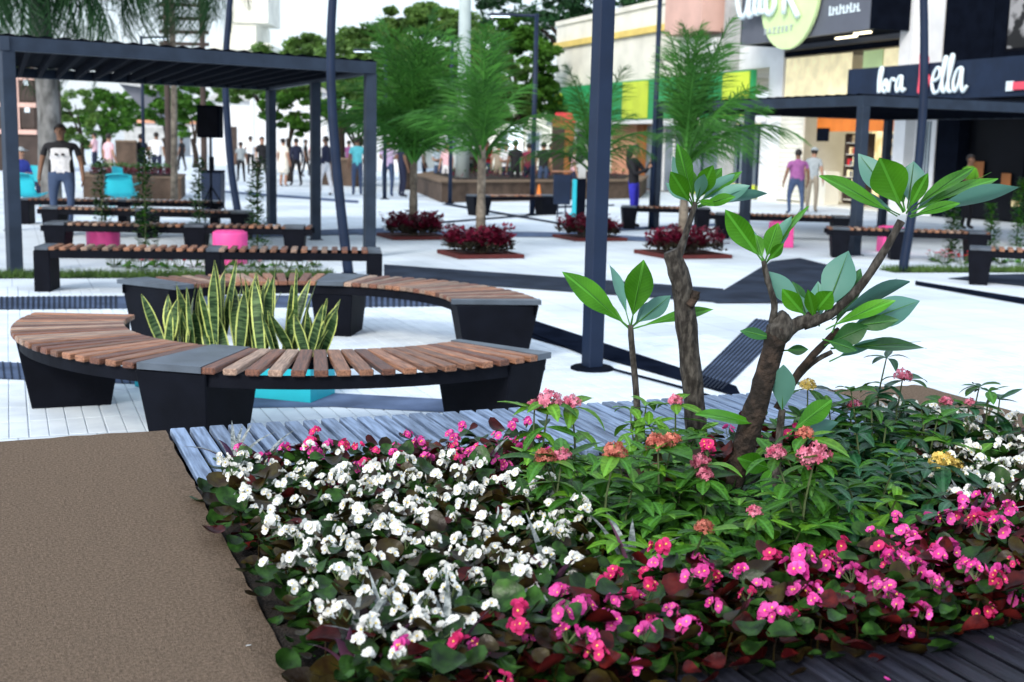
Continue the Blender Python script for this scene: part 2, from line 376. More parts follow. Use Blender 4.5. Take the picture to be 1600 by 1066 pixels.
# ================================================================ FOREGROUND PLANTER
PC=P(1430,598,.45); PC.z=0
def bed(v,u,z=0): return PC+pv*v+pu*u+V((0,0,z))
PM=Matrix((pv,-pu,V((0,0,1)))).transposed().to_4x4(); PM.translation=PC     # local x=v, y=-u
V0,V1,V2,V3=-5.3,-3.71,-.56,0.0; U1,U2,U3=.82,2.76,3.75
pl=thing('raised_planter','wide raised planter with brown rough rim and grey wood decking around the flowers','planter',PC); pl.matrix_basis=PM
def rim(x0,x1,name):
    # rough cast rim: fine grid with uneven top
    n=46; me=MB(); vs=[];fs=[]; nx=22
    for a in range(nx+1):
        for b in range(n+1):
            x=x0+(x1-x0)*a/nx; y=-U3*b/n; e=min(a,nx-a,b,n-b)
            vs.append((x+(U(-.005,.005) if a in(0,nx) else 0),y,.45+U(-.0015,.0015)-(U(.006,.014) if e==0 else 0)))
    for a in range(nx):
        for b in range(n): i=a*(n+1)+b; fs.append((i,i+n+1,i+n+2,i+1) if x1<x0 else (i+1,i+n+2,i+n+1,i))
    me.add((vs,fs)); me.add(bx(x0,x1,-U3,0,0,.437))
    return ob(name,me.mesh('rim','brown'),pl)
rim(V0,V1-.01,'rim'); rim(V2+.01,V3,'rim')
ob('wall',MB().add(bx(V1-.005,V2+.005,-.06,-.012,0,.40)).add(bx(V1-.005,V2+.005,-U3+.012,-U3+.06,0,.40)).add(bx(V1-.005,V2+.005,-U1,-U1+.05,0,.415)).add(bx(V1-.005,V2+.005,-U2-.05,-U2,0,.415)).mesh('wall','brown_dark'),pl)
ob('soil',MB().add(bx(V1,V2,-U2,-U1,.1,.425)).mesh('soil','soil'),pl)
npl=41; pw=(V2-V1)/npl
pk=MB().add(box(U1-.006,pw-.017,.03,.004)).mesh('plank','deck')
pk2=MB().add(box(U3-U2-.01,pw-.012,.03,.004)).mesh('plank','deck_wet')
for k in range(npl):
    x=V1+pw*(k+.5)
    ob('plank',pk,pl,T(x,-U1/2,.42+U(-.002,.002))@RZ(math.pi/2+U(-.002,.002)))
    ob('plank',pk2,pl,T(x,-(U2+U3)/2,.42+U(-.002,.002))@RZ(math.pi/2+U(-.002,.002)))
ob('gap_shade_sheet',MB().add(bx(V1,V2,-U1+.055,-.065,.34,.37)).add(bx(V1,V2,-U3+.065,-U2-.055,.34,.37)).mesh('gap_shade_sheet','navy_dark'),pl)  # dark sheets added below the planks so the gaps look shaded
ob('joist',MB().add(bx(V1,V2,-.30,-.24,.3,.415)).add(bx(V1,V2,-.66,-.60,.3,.415)).mesh('joist','navy_dark'),pl)

# ================================================================ CURVED BENCHES
def arc_bench(name,label,c,a0,a1,legs,r0=1.19,r1=1.84,pitch=3.55,plates=()):
    t=thing(name,label,'bench',(c[0],c[1],0),0,'curved benches round the snake plants')
    top=.47; sls=[MB().add(box(r1-r0,.072,.034,.006)).mesh('slat',k) for k in ('slat','slat','slat_red','slat_grey')]
    def pol(r,a,z): return V((r*math.cos(R(a)),r*math.sin(R(a)),z))
    n=int((a1-a0)/pitch)
    for k in range(n+1):
        a=a0+(a1-a0)*k/n
        if any(abs(a-p)<h for p,h in plates): continue
        ob('slat',random.choice(sls),t,T(pol((r0+r1)/2,a,top-.034+U(-.001,.001)))@RZ(R(a)))
    for r,th in ((r1-.05,.012),(r0+.03,.012)):
        g=MB(); m=40; vs=[];fs=[]
        for k in range(m+1):
            a=a0-1+(a1-a0+2)*k/m
            for rr,z in ((r,.365),(r+th,.365),(r+th,.434),(r,.434)): vs.append(pol(rr,a,z))
        for k in range(m):
            for q in range(4): fs.append((k*4+q,(k+1)*4+q,(k+1)*4+(q+1)%4,k*4+(q+1)%4))
        ob('rail',g.add((vs,fs)).mesh('rail','black'),t)
    for p,h in plates:
        w=2*R(h)*(r0+r1)/2
        g=MB(); vs=[]
        for z in (top-.03,top+.004):
            for rr,aa in ((r0-.01,p-h),(r1+.005,p-h),(r1+.005,p+h),(r0-.01,p+h)): vs.append(pol(rr,aa,z))
        g.add((vs,[(3,2,1,0),(4,5,6,7),(0,1,5,4),(1,2,6,5),(2,3,7,6),(3,0,4,7)]))
        ob('top_plate',g.mesh('plate','steel_top'),t)
    for a,wr,wt in legs:
        f=MB().add(box(wr*.74,wt*.8,top-.036,.006,(1/.74,1/.8)))
        ob('leg',f.mesh('leg','black'),t,T(pol((r0+r1)/2,a,0))@RZ(R(a)))
    return t
arc_bench('curved_bench','curved slatted bench in front of the snake plants, nearest the flower bed',(-1.25,7.95),-180,-38,((-158,.60,.30),(-105,.62,.40),(-42,.60,.30)),plates=((-105,5.6),(-39,1.8)))
arc_bench('curved_bench','curved slatted bench behind the snake plants, facing the nearer one',(-1.62,8.95),8,146,((141,.62,.34),(84,.60,.36),(13,.62,.34)),plates=((143,4.5),(84,5.5),(8.5,1.6)))

# teal planter with snake plants
ta=R(-18); tp=P(485,632); tx=V((math.cos(ta),math.sin(ta),0)); ty=V((-math.sin(ta),math.cos(ta),0))
TL,TW,TH=1.26,.34,.23; tc_=tp-tx*(TL/2)+ty*(TW/2)
t=thing('teal_trough','rectangular turquoise trough holding the snake plants between curved benches','planter',tc_,ta)
g=MB()
for a in ((-TL/2,TL/2,-TW/2,-TW/2+.03),(-TL/2,TL/2,TW/2-.03,TW/2),(-TL/2,-TL/2+.03,-TW/2+.03,TW/2-.03),(TL/2-.03,TL/2,-TW/2+.03,TW/2-.03)): g.add(bx(*a,0.01,TH))
ob('trough',g.mesh('trough','teal'),t); ob('soil',MB().add(bx(-TL/2+.03,TL/2-.03,-TW/2+.03,TW/2-.03,.02,TH-.03)).mesh('soil','soil'),t)
sn=[]
for k in range(7):
    vf=blade(1,.1,P_snake,9,8,U(-.3,.3),U(.05,.16),U(-.9,.9),.05,k)
    g=MB(); g.v=[tuple(p) for p in vf[0]]; g.f=vf[1]; g.m=[1 if (i%8 in(0,7)) else 0 for i in range(len(vf[1]))]
    sn.append(g.mesh('blade',['snake_green','snake_yellow'],True))
for cl in range(7):
    cx=-TL/2+.2+cl*(TL-.3)/6; hh=[.46,.52,.66,.58,.60,.64,.48][cl]
    s=thing('snake_plant',['shortest clump of yellow-edged snake plant at the left trough end','yellow-edged snake plant clump second from the trough\'s left end','tallest yellow-edged snake plant clump left of the trough middle','yellow-edged snake plant clump at the middle of the trough','yellow-edged snake plant clump just right of the trough middle','tall yellow-edged snake plant clump second from the trough\'s right end','spreading yellow-edged snake plant clump at the right trough end'][cl],'plant',tc_+tx*cx+V((0,0,TH-.03)),ta,'snake plants in the turquoise trough')
    for k in range(9):
        lean=U(.05,.42)+(.14 if cl==6 else 0); az=U(0,6.28)
        if cl==0 and k<3: az=math.pi+U(-.5,.5)
        if cl==6 and k<4: az=U(-.5,.5)
        d=V((math.cos(az)*lean,math.sin(az)*lean,1)); L=hh*U(.55,1.02)
        n=V((U(-.7,.7),-1,U(-.2,.2)))
        ob('leaf',random.choice(sn),s,axes((U(-.05,.05),U(-.09,.09),0),d,n,(L,U(.6,.95),.8)))

# ================================================================ STRAIGHT BENCHES
def bench(label,A,B,legs,group,top=.47,w=.46,slat_mat='slat',tap=True,legw=.30,name='slatted_bench'):
    A=V((A.x,A.y,0));B=V((B.x,B.y,0)); L=(B-A).length; a=math.atan2(B.y-A.y,B.x-A.x)
    t=thing(name,label,'bench',A,a,group)
    sls=[MB().add(box(w,.062,.034,.005)).mesh('slat',k) for k in (slat_mat,slat_mat,'slat_red','slat_grey')]; n=int(L/.108)
    lw=[x*L for x in legs]
    for k in range(n+1):
        x=.06+(L-.12)*k/n
        if any(abs(x-q)<legw*.42 for q in lw): continue
        ob('slat',random.choice(sls),t,T(x,0,top-.034)@RZ(math.pi/2))
    for y in (-w/2+.02,w/2-.02): ob('rail',MB().add(bx(0,L,y-.01,y+.01,top-.115,top-.036)).mesh('rail','black'),t)
    for q in lw:
        f=box(legw*(.72 if tap else 1),w*(.85 if tap else 1),top-.038,.006,((1/.72,1/.85) if tap else (1,1)))
        ob('leg',MB().add(f).mesh('leg','black'),t,T(q,0,0))
        ob('top_plate',MB().add(box(legw*.86,w,.036,.004)).mesh('plate','steel_top'),t,T(q,0,top-.034))
    return t
LG='straight benches under the left pergola'
bench('long straight slatted bench just behind the curved benches, on thin black legs',P(62,383,.47),P(594,389,.47),(.018,.505,.982),LG,tap=False,legw=.16)
bench('slatted bench behind the pink stools, its left leg a wide black block',P(70,346,.47),P(490,353,.47),(.05,.93,.56),LG)
bench('dark slatted bench third back under the left pergola',P(66,322,.47),P(395,330,.47),(.06,.5,.95),LG)
bench('farthest slatted bench under the left pergola, beside the turquoise chairs',P(36,309,.47),P(348,314,.47),(.02,.5,.96),LG,tap=False,legw=.16)
RG='benches around the right pergola'
bench('bench with tapered black legs where the woman in blue trousers stands',P(972,321,.47),P(1108,324,.47),(.08,.92),RG)
bench('bench on tapered black legs left of the right pergola near corner',P(1108,332,.47),P(1335,338,.47),(.10,.9),RG)
bench('bench under the right pergola crossing behind its near post',P(1290,354,.47),P(1545,362,.47),(.09,.45,.92),RG)
bench('bench at the right edge, its tapered black leg nearest the camera',P(1516,385,.47),P(1760,396,.47),(.07,.9),RG)
# stools
def stool(label,p,r=.225,h=.42,square=False):
    t=thing('pink_stool',label,'stool',p,U(-.3,.3),'pink stools')
    if square: ob('body',MB().add(box(.36,.36,h,.012,(.95,.95))).mesh('stool','pink'),t)
    else: ob('body',MB().add(lathe([(r-.02,0),(r-.005,.015),(r,h-.03),(r-.008,h-.008),(r-.03,h)],28)).mesh('stool','pink',True),t)
    ob('seat',MB().add(lathe([(r*.82,h),(r*.84,h+.004),(r*.8,h+.012),(.02,h+.014)],24)).mesh('seat','pink',True),t)
stool('round pink stool left of the climbing plants under the left pergola',P(162,398))
stool('round pink stool in front of the second bench, beside the middle climber',P(360,412))
stool('square pink stool under the left bench of the right pergola',P(1219,386),.2,.42,True)
stool('square pink stool beside the bent lamp post on the right',P(1390,394),.2,.42,True)

# ================================================================ PERGOLAS
def pergola(label,c,zt,posts,nb):
    o=c[0]; t=thing('pergola',label,'pergola',(o.x,o.y,0)); W=[V((q.x-o.x,q.y-o.y,0)) for q in c]
    pm=MB().add(box(.15,.15,zt-.16,.006)).mesh('post','navy_light')
    for a in posts:
        # a=(edge index, fraction)
        e=W[(a[0]+1)%4]-W[a[0]]; q=W[a[0]]+e*a[1]; cen=sum(W,V())/4; q=q+(cen-q).normalized()*.10
        ob('post',pm,t,T(q)@RZ(math.atan2(e.y,e.x)))
        ob('foot_plate',MB().add(box(.22,.22,.012,.003)).mesh('foot','navy'),t,T(q)@RZ(math.atan2(e.y,e.x)))
    for k in range(4):
        a=W[k];b=W[(k+1)%4]; e=b-a; L=e.length
        ob('beam',MB().add(bx(0,L,.0,.10,zt-.16,zt)).mesh('beam','navy_light'),t,T(a)@RZ(math.atan2(e.y,e.x)))
    for k in range(1,nb):
        f=k/nb; a=W[0]*(1-f)+W[1]*f; b=W[3]*(1-f)+W[2]*f; e=b-a
        ob('rafter',MB().add(bx(.11,e.length-.11,-.03,.03,zt-.15,zt-.03)).mesh('rafter','navy_dark'),t,T(a)@RZ(math.atan2(e.y,e.x)))
    # corrugated roof sheets over the rafters
    n=6
    for k in range(n):
        g=MB(); vs=[];fs=[]; m=8
        for s in range(m+1):
            f=(k+s/m)/n; a=W[0]*(1-f)+W[1]*f; b=W[3]*(1-f)+W[2]*f; z=zt+.006+(.022 if s%2 else 0)
            vs+= [(a.x,a.y,z),(b.x,b.y,z),(a.x,a.y,z+.006),(b.x,b.y,z+.006)]
        for s in range(m):
            i=s*4; fs+=[(i,i+4,i+5,i+1),(i+2,i+3,i+7,i+6),(i,i+2,i+6,i+4),(i+1,i+5,i+7,i+3)]
        fs+=[(0,1,3,2),(m*4,m*4+2,m*4+3,m*4+1)]
        ob('roof_sheet',g.add((vs,fs)).mesh('sheet','navy_dark'),t)
    return t
fl=P(14,428); ZT=2.70; fr=P(588,97,ZT); br=P(427,350)
fr.z=0; bl=fl+br-fr
pergola('dark steel pergola on the left over the straight benches',[fl,fr,br,bl],ZT,((0,.004),(1,.0),(1,.45),(2,.0),(3,.0)),16)
c0=P(1350,149,2.5); c1=P(1022,162,2.5); e1=(c1-c0); bdir=V((.91,.42,0))
for q in (c0,c1): q.z=0
pergola('dark steel pergola on the right in front of the shops',[c1,c0,c0+bdir*6,c1+bdir*6],2.5,((0,.0),(1,.0),(0,.5),(2,.0),(3,.0),(1,.98)),14)
# ================================================================ FLOWER BED
SOIL=.425
def bc(px,py,z=.55):
    q=P(px,py,z)-PC; return (q.dot(pv),q.dot(pu))
def poly(pix): return [V((*bc(*q),0)) for q in pix]
Z_white=poly([(285,735),(330,712),(560,735),(700,728),(830,745),(900,790),(960,850),(940,900),(840,935),(740,975),(600,1080),(560,1200),(380,1200)])
Z_pback=poly([(320,705),(360,690),(560,690),(830,665),(860,700),(830,745),(700,730),(560,737),(400,716)])
Z_pfront=poly([(560,1180),(610,1066),(740,975),(850,925),(950,885),(1130,885),(1300,885),(1400,820),(1490,800),(1700,780),(1700,985),(1150,1090),(1000,1190)])
Z_wright=poly([(1370,640),(1480,650),(1680,690),(1680,790),(1490,800),(1440,740)])
def beg_leaf(r):
    vs=[(0,0,-.002)];fs=[]; n=12
    for ring,(q,z) in enumerate(((.55,.12),(1,.45))):
        for k in range(n):
            a=2*math.pi*k/n+.3; rr=r*q*(1+.10*math.sin(3*a)); vs.append((r*.75+rr*math.cos(a)*1.05,rr*math.sin(a),r*z*(.7+.5*math.cos(2*a))))
    vs[0]=(r*.75,0,0)
    for k in range(n):
        fs.append((0,1+k,1+(k+1)%n)); fs.append((1+k,1+n+k,1+n+(k+1)%n,1+(k+1)%n))
    st=len(vs); vs+= [(0,.0012,-.004),(0,-.0012,-.004),(r*.5,0,.001)]; fs.append((st,st+1,st+2))
    return vs,fs
BL={k:[MB().add(beg_leaf(r)).mesh('leaf',k,True) for r in (.018,.024,.031)] for k in ('beg_leaf','beg_leaf_bronze','beg_leaf_red')}
def petal(L,W,cup):
    vs=[(0,0,0),(L*.45,W*.5,cup*.4),(L*.85,W*.42,cup),(L,0,cup*1.1),(L*.85,-W*.42,cup),(L*.45,-W*.5,cup*.4)]
    return vs,[(0,5,1),(1,5,4,2),(2,4,3)]
def blossom(r):
    g=MB()
    for k in range(4):
        s=1 if k%2 else .78
        g.add(petal(r*s,r*1.25*s,r*.35),0,RZ(k*math.pi/2))
    g.add(ball((0,0,r*.2),r*.18,5,3),1); return g
def cluster(n,r,spread,matn):
    g=MB()
    for k in range(n):
        d=V((U(-1,1),U(-1,1),U(.1,1))).normalized(); p=d*spread*U(.5,1)
        b=blossom(r*U(.75,1.15)); mx=axes(p,V((d.y,-d.x,.2)),d)
        for f,mi in zip(b.f,b.m): pass
        o=len(g.v); g.v+=[tuple(mx@V(q)) for q in b.v]; g.f+=[tuple(i+o for i in f) for f in b.f]; g.m+=b.m
        g.add(tube([(0,0,-spread*.6),tuple(p)],.0012,3,False),2)
    return g.mesh('flower',[matn,'stamen','stem'])
CL={k:[cluster(n,.0115 if k[0]=='w' else .0145,.019 if k[0]=='w' else .026,k) for n in ((2,3,4,5,6) if k[0]=='w' else (4,5,6,8,9))] for k in ('white_petal','pink_petal','deep_petal')}
def begonia(pos,kind,label,group,sc_=1.0):
    t=thing('begonia',label,'flower',pos,U(0,6.28),group)
    names=('beg_leaf','beg_leaf_bronze','beg_leaf_red'); wts={'white':(6,4,.5),'pink':(5,3,3.5)}[kind]
    for k in range(19):
        az=k*2.4+U(-.3,.3); lo=k/19; h=max(.006,.004+.130*(1-lo)+U(-.012,.012))*sc_; r=(.004+.052*lo**.7+U(0,.018))*sc_
        d=V((math.cos(az),math.sin(az),U(-.35,.9)))
        ob('leaf',random.choice(BL[random.choices(names,wts)[0]]),t,axes((r*math.cos(az),r*math.sin(az),h),d,(U(-.5,.5),U(-.5,.5),1),U(.8,1.25)*sc_))
    ob('stem',MB().add(tube([(0,0,-.005),(0,0,.06*sc_),(.01,.005,.11*sc_)],.0026,5)).mesh('stem','beg_leaf_bronze'),t)
    nf=random.choices((2,3,4,5),(2,3,3,2))[0] if kind=='white' else random.choices((1,2,3),(3,4,3))[0]
    for k in range(nf):
        az=U(0,6.28); r=U(.0,.065)*sc_; h=U(.115,.175)*sc_
        if kind=='pink' and k: r=U(.03,.085)*sc_; h=U(.05,.15)*sc_
        mk='white_petal' if kind=='white' else random.choice(('pink_petal','pink_petal','deep_petal'))
        ob('flower',random.choice(CL[mk]),t,T(r*math.cos(az),r*math.sin(az),h)@Matrix.Rotation(U(-.4,.4),4,'X')@RZ(U(0,6.28))@Matrix.Scale(U(.85,1.2)*sc_,4))
zone_info=((Z_white,'white','white begonia with dark leaves in the large bed patch left of the shrubs','white begonias in the left of the flower bed'),
 (Z_wright,'white','white begonia with dark leaves at the right end of the flower bed','white begonias at the right of the flower bed'),
 (Z_pfront,'pink','pink begonia with reddish leaves along the front of the flower bed','pink begonias along the front of the bed'),
 (Z_pback,'pink','pink begonia with dark leaves along the back of the bed beside the deck','pink begonias along the back of the bed'))
nb=0; row=0; uu=U1+.06
while uu<U2+.03:
    vv=V1+.055+(row%2)*.057
    while vv<V2-.03:
        a,b=vv+U(-.028,.028),uu+U(-.028,.028)
        for z,kind,lab,grp in zone_info:
            if inpoly(a,b,z):
                begonia(bed(a,max(U1+.045,min(b,U2+.005)),SOIL),kind,lab,grp,U(.9,1.15)*(.86 if 'back' in grp else 1)); nb+=1; break
        vv+=.114
    uu+=.100; row+=1
# a few pink begonias between the shrubs
for px,py in ((1130,690),(1108,712),(1232,700),(1258,690),(1180,660),(1015,745)):
    q=P(px,py,.58); begonia(V((q.x,q.y,SOIL+.02)),'pink','pink begonia half hidden among the green shrubs by the trunks','pink begonias among the shrubs',1.15)

# ---- narrow strap-leaved plants
strap=[MB().add(blade(1,.075,P_lance,7,2,U(.3,1.1),.3)).mesh('leaf','strap_leaf',True) for k in range(4)]
for px,py,lab in ((862,955,'silvery strap-leaved plant where white flowers meet pink in front'),(985,925,'silvery strap-leaved plant just below the front shrub'),(610,1062,'silvery strap-leaved plant near the bottom edge among white flowers'),(545,1075,'silvery strap-leaved plant in the bottom left corner of the bed'),(700,1066,'silvery strap-leaved plant beside the lowest pink flowers'),(366,742,'small purple strap-leaved plant at the left back bed corner'),(410,744,'small purple strap-leaved plant second from the left back corner'),(752,765,'purple strap-leaved plant behind the white flowers at the middle'),(1512,858,'purple strap-leaved plant at the right among pink flowers'),(690,760,'thin purple strap-leaved plant between pink back row and white flowers')):
    q=P(px,py,SOIL); t=thing('strap_leaf_plant',lab,'plant',q,0,'strap-leaved plants in the flower bed')
    for k in range(9):
        az=U(0,6.28); d=V((math.cos(az)*.6,math.sin(az)*.6,U(1.2,2.6)))
        ob('leaf',random.choice(strap),t,axes((0,0,.01),d,(-math.cos(az),-math.sin(az),.6),(U(.17,.27)*(.8 if py<800 else 1),U(.22,.34),.25)))

# ---- ixora shrubs
IL={k:[MB().add(blade(1,.38,P_oval,6,4,dr,.10,0,.02,i)).mesh('leaf',k,True) for i,dr in enumerate((.25,.65,1.15))] for k in ('ix_leaf','ix_leaf_lime','ix_leaf_dark')}
def ix_head(mk,n=60):
    g=MB()
    for k in range(n):
        d=V((U(-1,1),U(-1,1),U(-.25,1))).normalized(); p=d*.036*U(.8,1.08); p.z*=.8
        fl=MB()
        for j in range(4): fl.add(petal(.0085,.0055,.001),0,RZ(j*math.pi/2))
        g.add((fl.v,fl.f),0,axes(p,V((d.y,-d.x,.3)),d)); g.add(tube([(0,0,-.012),tuple(p)],.0009,3,False),0)
    return g.mesh('flower_head',mk)
IH={k:[ix_head(k) for _ in range(2)] for k in ('ix_pink','ix_coral','ix_yellow')}
def stem_part(t,o,base,top,lm,head=None,hs=1.0,whorls=5,ll=(.095,.145),bare=.25):
    b=base-o; q=top-o; mid=(b+q)/2+V((U(-.03,.03),U(-.03,.03),0)); pts=smooth_line([b,mid,q],4)
    ob('stem',MB().add(tube(pts,[.0055-.003*i/(len(pts)-1) for i in range(len(pts))],5)).mesh('stem','stem'),t)
    L=(q-b).length; az=U(0,6.28)
    for w in range(whorls):
        f=bare+(1-bare)*w/max(1,whorls-1); i=min(len(pts)-1,int(f*(len(pts)-1))); p=pts[i]; n=2 if w<whorls-1 else 5
        if lm=='ix_leaf' and w>=1: n+=1
        az+=1.57+U(-.3,.3)
        for k in range(n):
            a=az+k*6.283/n+U(-.25,.25); rise=U(-.35,.5) if w<whorls-1 else U(.05,.7)
            if head: rise-=.15
            d=V((math.cos(a),math.sin(a),rise)); l=U(*ll)*(.75 if w==whorls-1 and not head else 1)
            k_=lm if random.random()>(.28 if w>=whorls-2 else .06) else ('ix_leaf_lime' if lm!='ix_leaf_dark' else 'ix_leaf')
            ob('leaf',random.choice(IL[k_]),t,axes(p,d,(U(-.25,.25),U(-.25,.25),1),(l,l*U(.85,1.1),l)))
    if head:
        ob('flower_head',random.choice(IH[head]),t,T(q+V((0,0,.012)))@RZ(U(0,6))@Matrix.Scale(hs,4))
def shrub(label,px,py,mats,heads,extra,hr=(.16,.30),spread=.13,ll=(.09,.145)):
    o=P(px,py,SOIL); t=thing('flowering_shrub',label,'shrub',o,0,'shrubs in the flower bed')
    for hx,hy,k,s,dd in heads:
        top=D(hx,hy,o.y+dd); b=o+V(((top.x-o.x)*.45,(top.y-o.y)*.45,0)); stem_part(t,o,b,top,random.choice(mats),k,s,4 if top.z<.75 else 5,ll)
    extra=int(extra*.95+.5)
    for k in range(extra):
        a=k*2.4+U(-.4,.4); r=spread*math.sqrt((k+.5)/max(1,extra)); h=U(*hr)*(1.1-.5*r/spread)
        b=o+V((r*.6*math.cos(a),r*.6*math.sin(a),0)); top=o+V((r*1.35*math.cos(a),r*1.35*math.sin(a),h))
        stem_part(t,o,b,top,random.choice(mats),None,1,4,ll)
g_='ix_leaf'; dk='ix_leaf_dark'; lm='ix_leaf_lime'
shrub('bright green shrub with a wide pink flower head in front of the deck',868,795,[g_,lm],((858,632,'ix_pink',1.15,0),(893,636,'ix_pink',.9,.05),(835,640,'ix_pink',.7,.02)),7,(.12,.24))
shrub('green shrub with coral flower head beside the white begonias',885,860,[g_],((852,722,'ix_coral',.9,-.05),(878,720,'ix_pink',.8,-.03)),9,(.13,.24))
shrub('green shrub with a round coral flower head left of the thin trunk',965,880,[g_],((960,714,'ix_coral',1.0,0),),11,(.14,.26))
shrub('green shrub with a coral flower head right of the thin trunk',1040,850,[g_],((1028,700,'ix_coral',1.05,0),(1050,695,'ix_coral',.8,.05)),10,(.14,.26))
shrub('lush green shrub at the front with a small withered flower',1040,925,[g_,g_,lm],((1100,832,'ix_coral',.7,-.15),),11,(.10,.19),.15)
shrub('green shrub with pink flower heads at the pruned trunk foot',1110,840,[g_],((1094,730,'ix_pink',.9,-.05),(1100,750,'ix_pink',.8,-.1)),3,(.07,.14))
shrub('green shrub with a dark pink bud between the two thick trunks in front',1160,915,[g_,dk],((1178,808,'ix_pink',.65,0),),9,(.05,.12),.15)
shrub('green shrub with the largest pink flower head right of the trunk',1265,890,[g_],((1272,722,'ix_pink',1.35,0),(1213,716,'ix_pink',.85,0),(1258,684,'ix_coral',.7,.1)),10,(.14,.27))
shrub('dark green shrub in front of the right begonias',1360,870,[dk,g_],(),14,(.16,.30),.17)
shrub('dark shrub with a yellow flower head beside the white begonias on the right',1440,830,[dk],((1472,728,'ix_yellow',1.1,0),(1492,735,'ix_yellow',.8,.03)),11,(.15,.28),.15)
shrub('tall dark-leaved shrub with one pink flower head above the right rim',1385,740,[dk],((1410,594,'ix_pink',.95,.05),(1385,560,None,1,0),(1372,615,None,1,-.05)),10,(.2,.36))
shrub('dark upright shrub with small pink flowers at the right end of the bed',1520,745,[dk],((1478,634,'ix_pink',.75,0),(1515,634,'ix_pink',.55,.03),(1545,612,None,1,0),(1530,605,None,1,.08),(1562,625,None,1,.05)),5,(.15,.25))
shrub('green shrub with a yellow flower head behind the leaning trunk',1275,745,[g_,dk],((1262,608,'ix_yellow',.9,.1),(1335,640,'ix_pink',.8,0),(1320,628,None,1,.1)),10,(.16,.3))
shrub('green shrub with one pink head behind the pruned trunk near the deck',1040,745,[g_,lm],((1055,632,'ix_pink',.8,.1),(985,640,None,1,.1),(1010,630,None,1,.15)),9,(.15,.26))
shrub('low green shrub between the thin trunk and the bright left shrub',935,790,[g_,lm],(),9,(.14,.25))
shrub('low dark green shrub right of the leaning trunk at the back',1200,790,[dk,g_],(),5,(.06,.12))
shrub('dark low shrub in the middle right of the bed',1310,800,[dk,g_],(),11,(.16,.28),.15)
shrub('dark green low shrub left of the yellow flower head',1400,790,[dk],(),9,(.16,.28),.15)

shrub('full dark green shrub right of the leaning trunk near the right rim',1345,765,[dk,g_],((1330,612,None,1,.05),(1362,640,None,1,-.05)),11,(.18,.32),.15)
shrub('green shrub filling the gap left of the upright end shrub',1450,770,[dk,g_],((1440,640,None,1,.05),(1465,655,None,1,0)),8,(.16,.28),.14)
shrub('leafy green shrub between thin trunk and pruned trunk',1015,800,[g_,lm],(),9,(.16,.28),.14)
shrub('leafy green shrub just left of the largest pink flower head',1225,850,[g_],(),6,(.10,.2),.12)
# ---- frangipani
def limb(t,o,pts,rads,name,mt,n=10,k=4,jit=.0):
    pts=[p-o for p in pts]; sp=smooth_line(pts,k); N=len(sp); rr=[]
    for i in range(N):
        f=i/(N-1)*(len(rads)-1); a=min(int(f),len(rads)-2); rr.append((rads[a]*(1-(f-a))+rads[a+1]*(f-a))*(1+U(-jit,jit)))
    vs,fs=tube(sp,rr,n)
    if jit: vs=[v+V((U(-1,1),U(-1,1),U(-1,1)))*.035*max(rads)*2 for v in vs]
    return ob(name,MB().add((vs,fs)).mesh(name,mt,True),t)
def fleaf(t,o,x0,y0,x1,y1,wpx,side=1,d0=4.1,dd=0.0,mt='plum_leaf',curve=.25):
    a=D(x0,y0,d0); b=D(x1,y1,d0+dd); ax=b-a; L=ax.length; ax.normalize()
    c=(V((0,0,CAM_Z))-a).normalized(); wd=ax.cross(c).normalized()
    s=FPX/d0; Wv=wpx/s; Wv*=.84; W=max(Wv,L*.28); th=math.acos(min(1,Wv/W))
    # normal: side=1 shows the upper face, side=-1 the underside
    n=(c-ax*c.dot(ax)).normalized()
    if side<0: n=-n
    up=V((0,0,1)); q1=Matrix.Rotation(th,3,ax)@n; q2=Matrix.Rotation(-th,3,ax)@n
    nn=q1 if q1.z>q2.z else q2
    vf=blade(L,W,P_obov,12,6,U(.3,1)*curve*(1 if nn.z>-.2 else -1),.10,U(-.15,.15),.03,U(0,6))
    g=MB().add(vf); g.add(tube([(0,0,0),(L*.5,0,-.0015),(L*.93,0,-.001)],[.0028,.002,.0006],4,False),1)
    # keep the chord on the aimed line
    e=V(vf[0][12*7+3]); ang=math.atan2(e.z,e.x); g.v=[tuple(Matrix.Rotation(ang,3,'Y')@V(p)) for p in g.v]
    return ob('leaf',g.mesh('leaf',[mt,'ix_leaf'],True),t,axes(a-o,ax,nn))
dA=4.12; o=P(1138,800,SOIL); o=V((D(1138,780,dA).x,dA,SOIL))
t=thing('frangipani_tree','leaning brown frangipani trunk with broad leaves at its branch tips','tree',o,0,'frangipani trees in the bed')
def DD(l,d=dA): return [D(x,y,d+(z if False else 0)) for x,y in l]
limb(t,o,[V((o.x-.01,dA,SOIL-.05))]+DD(((1148,740),(1168,680),(1192,600),(1208,545),(1216,512))),[.046,.042,.039,.037,.036,.040],'trunk','bark',12,4,.05)
limb(t,o,DD(((1212,530),(1222,505),(1214,492))),[.038,.042,.024],'burl','bark_grey',10,3,.16)
limb(t,o,DD(((1218,525),(1242,508),(1268,497),(1272,488))),[.03,.025,.025,.016],'branch','bark_grey',10,3,.13)
limb(t,o,[D(1255,508,dA),D(1295,492,dA-.02),D(1340,452,dA-.05),D(1380,395,dA-.08),D(1408,345,dA-.1)],[.018,.016,.0145,.013,.013],'branch','bark_grey',9,4,.05)
limb(t,o,[D(1206,505,dA),D(1210,475,dA),D(1200,440,dA),D(1193,408,dA)],[.013,.011,.010,.009],'branch','bark_grey',8,4,.05)
limb(t,o,[D(1215,640,dA+.05),D(1250,580,dA+.06),D(1290,535,dA+.06),D(1312,515,dA+.06)],[.017,.014,.013,.012],'branch','bark',8,4,.06)
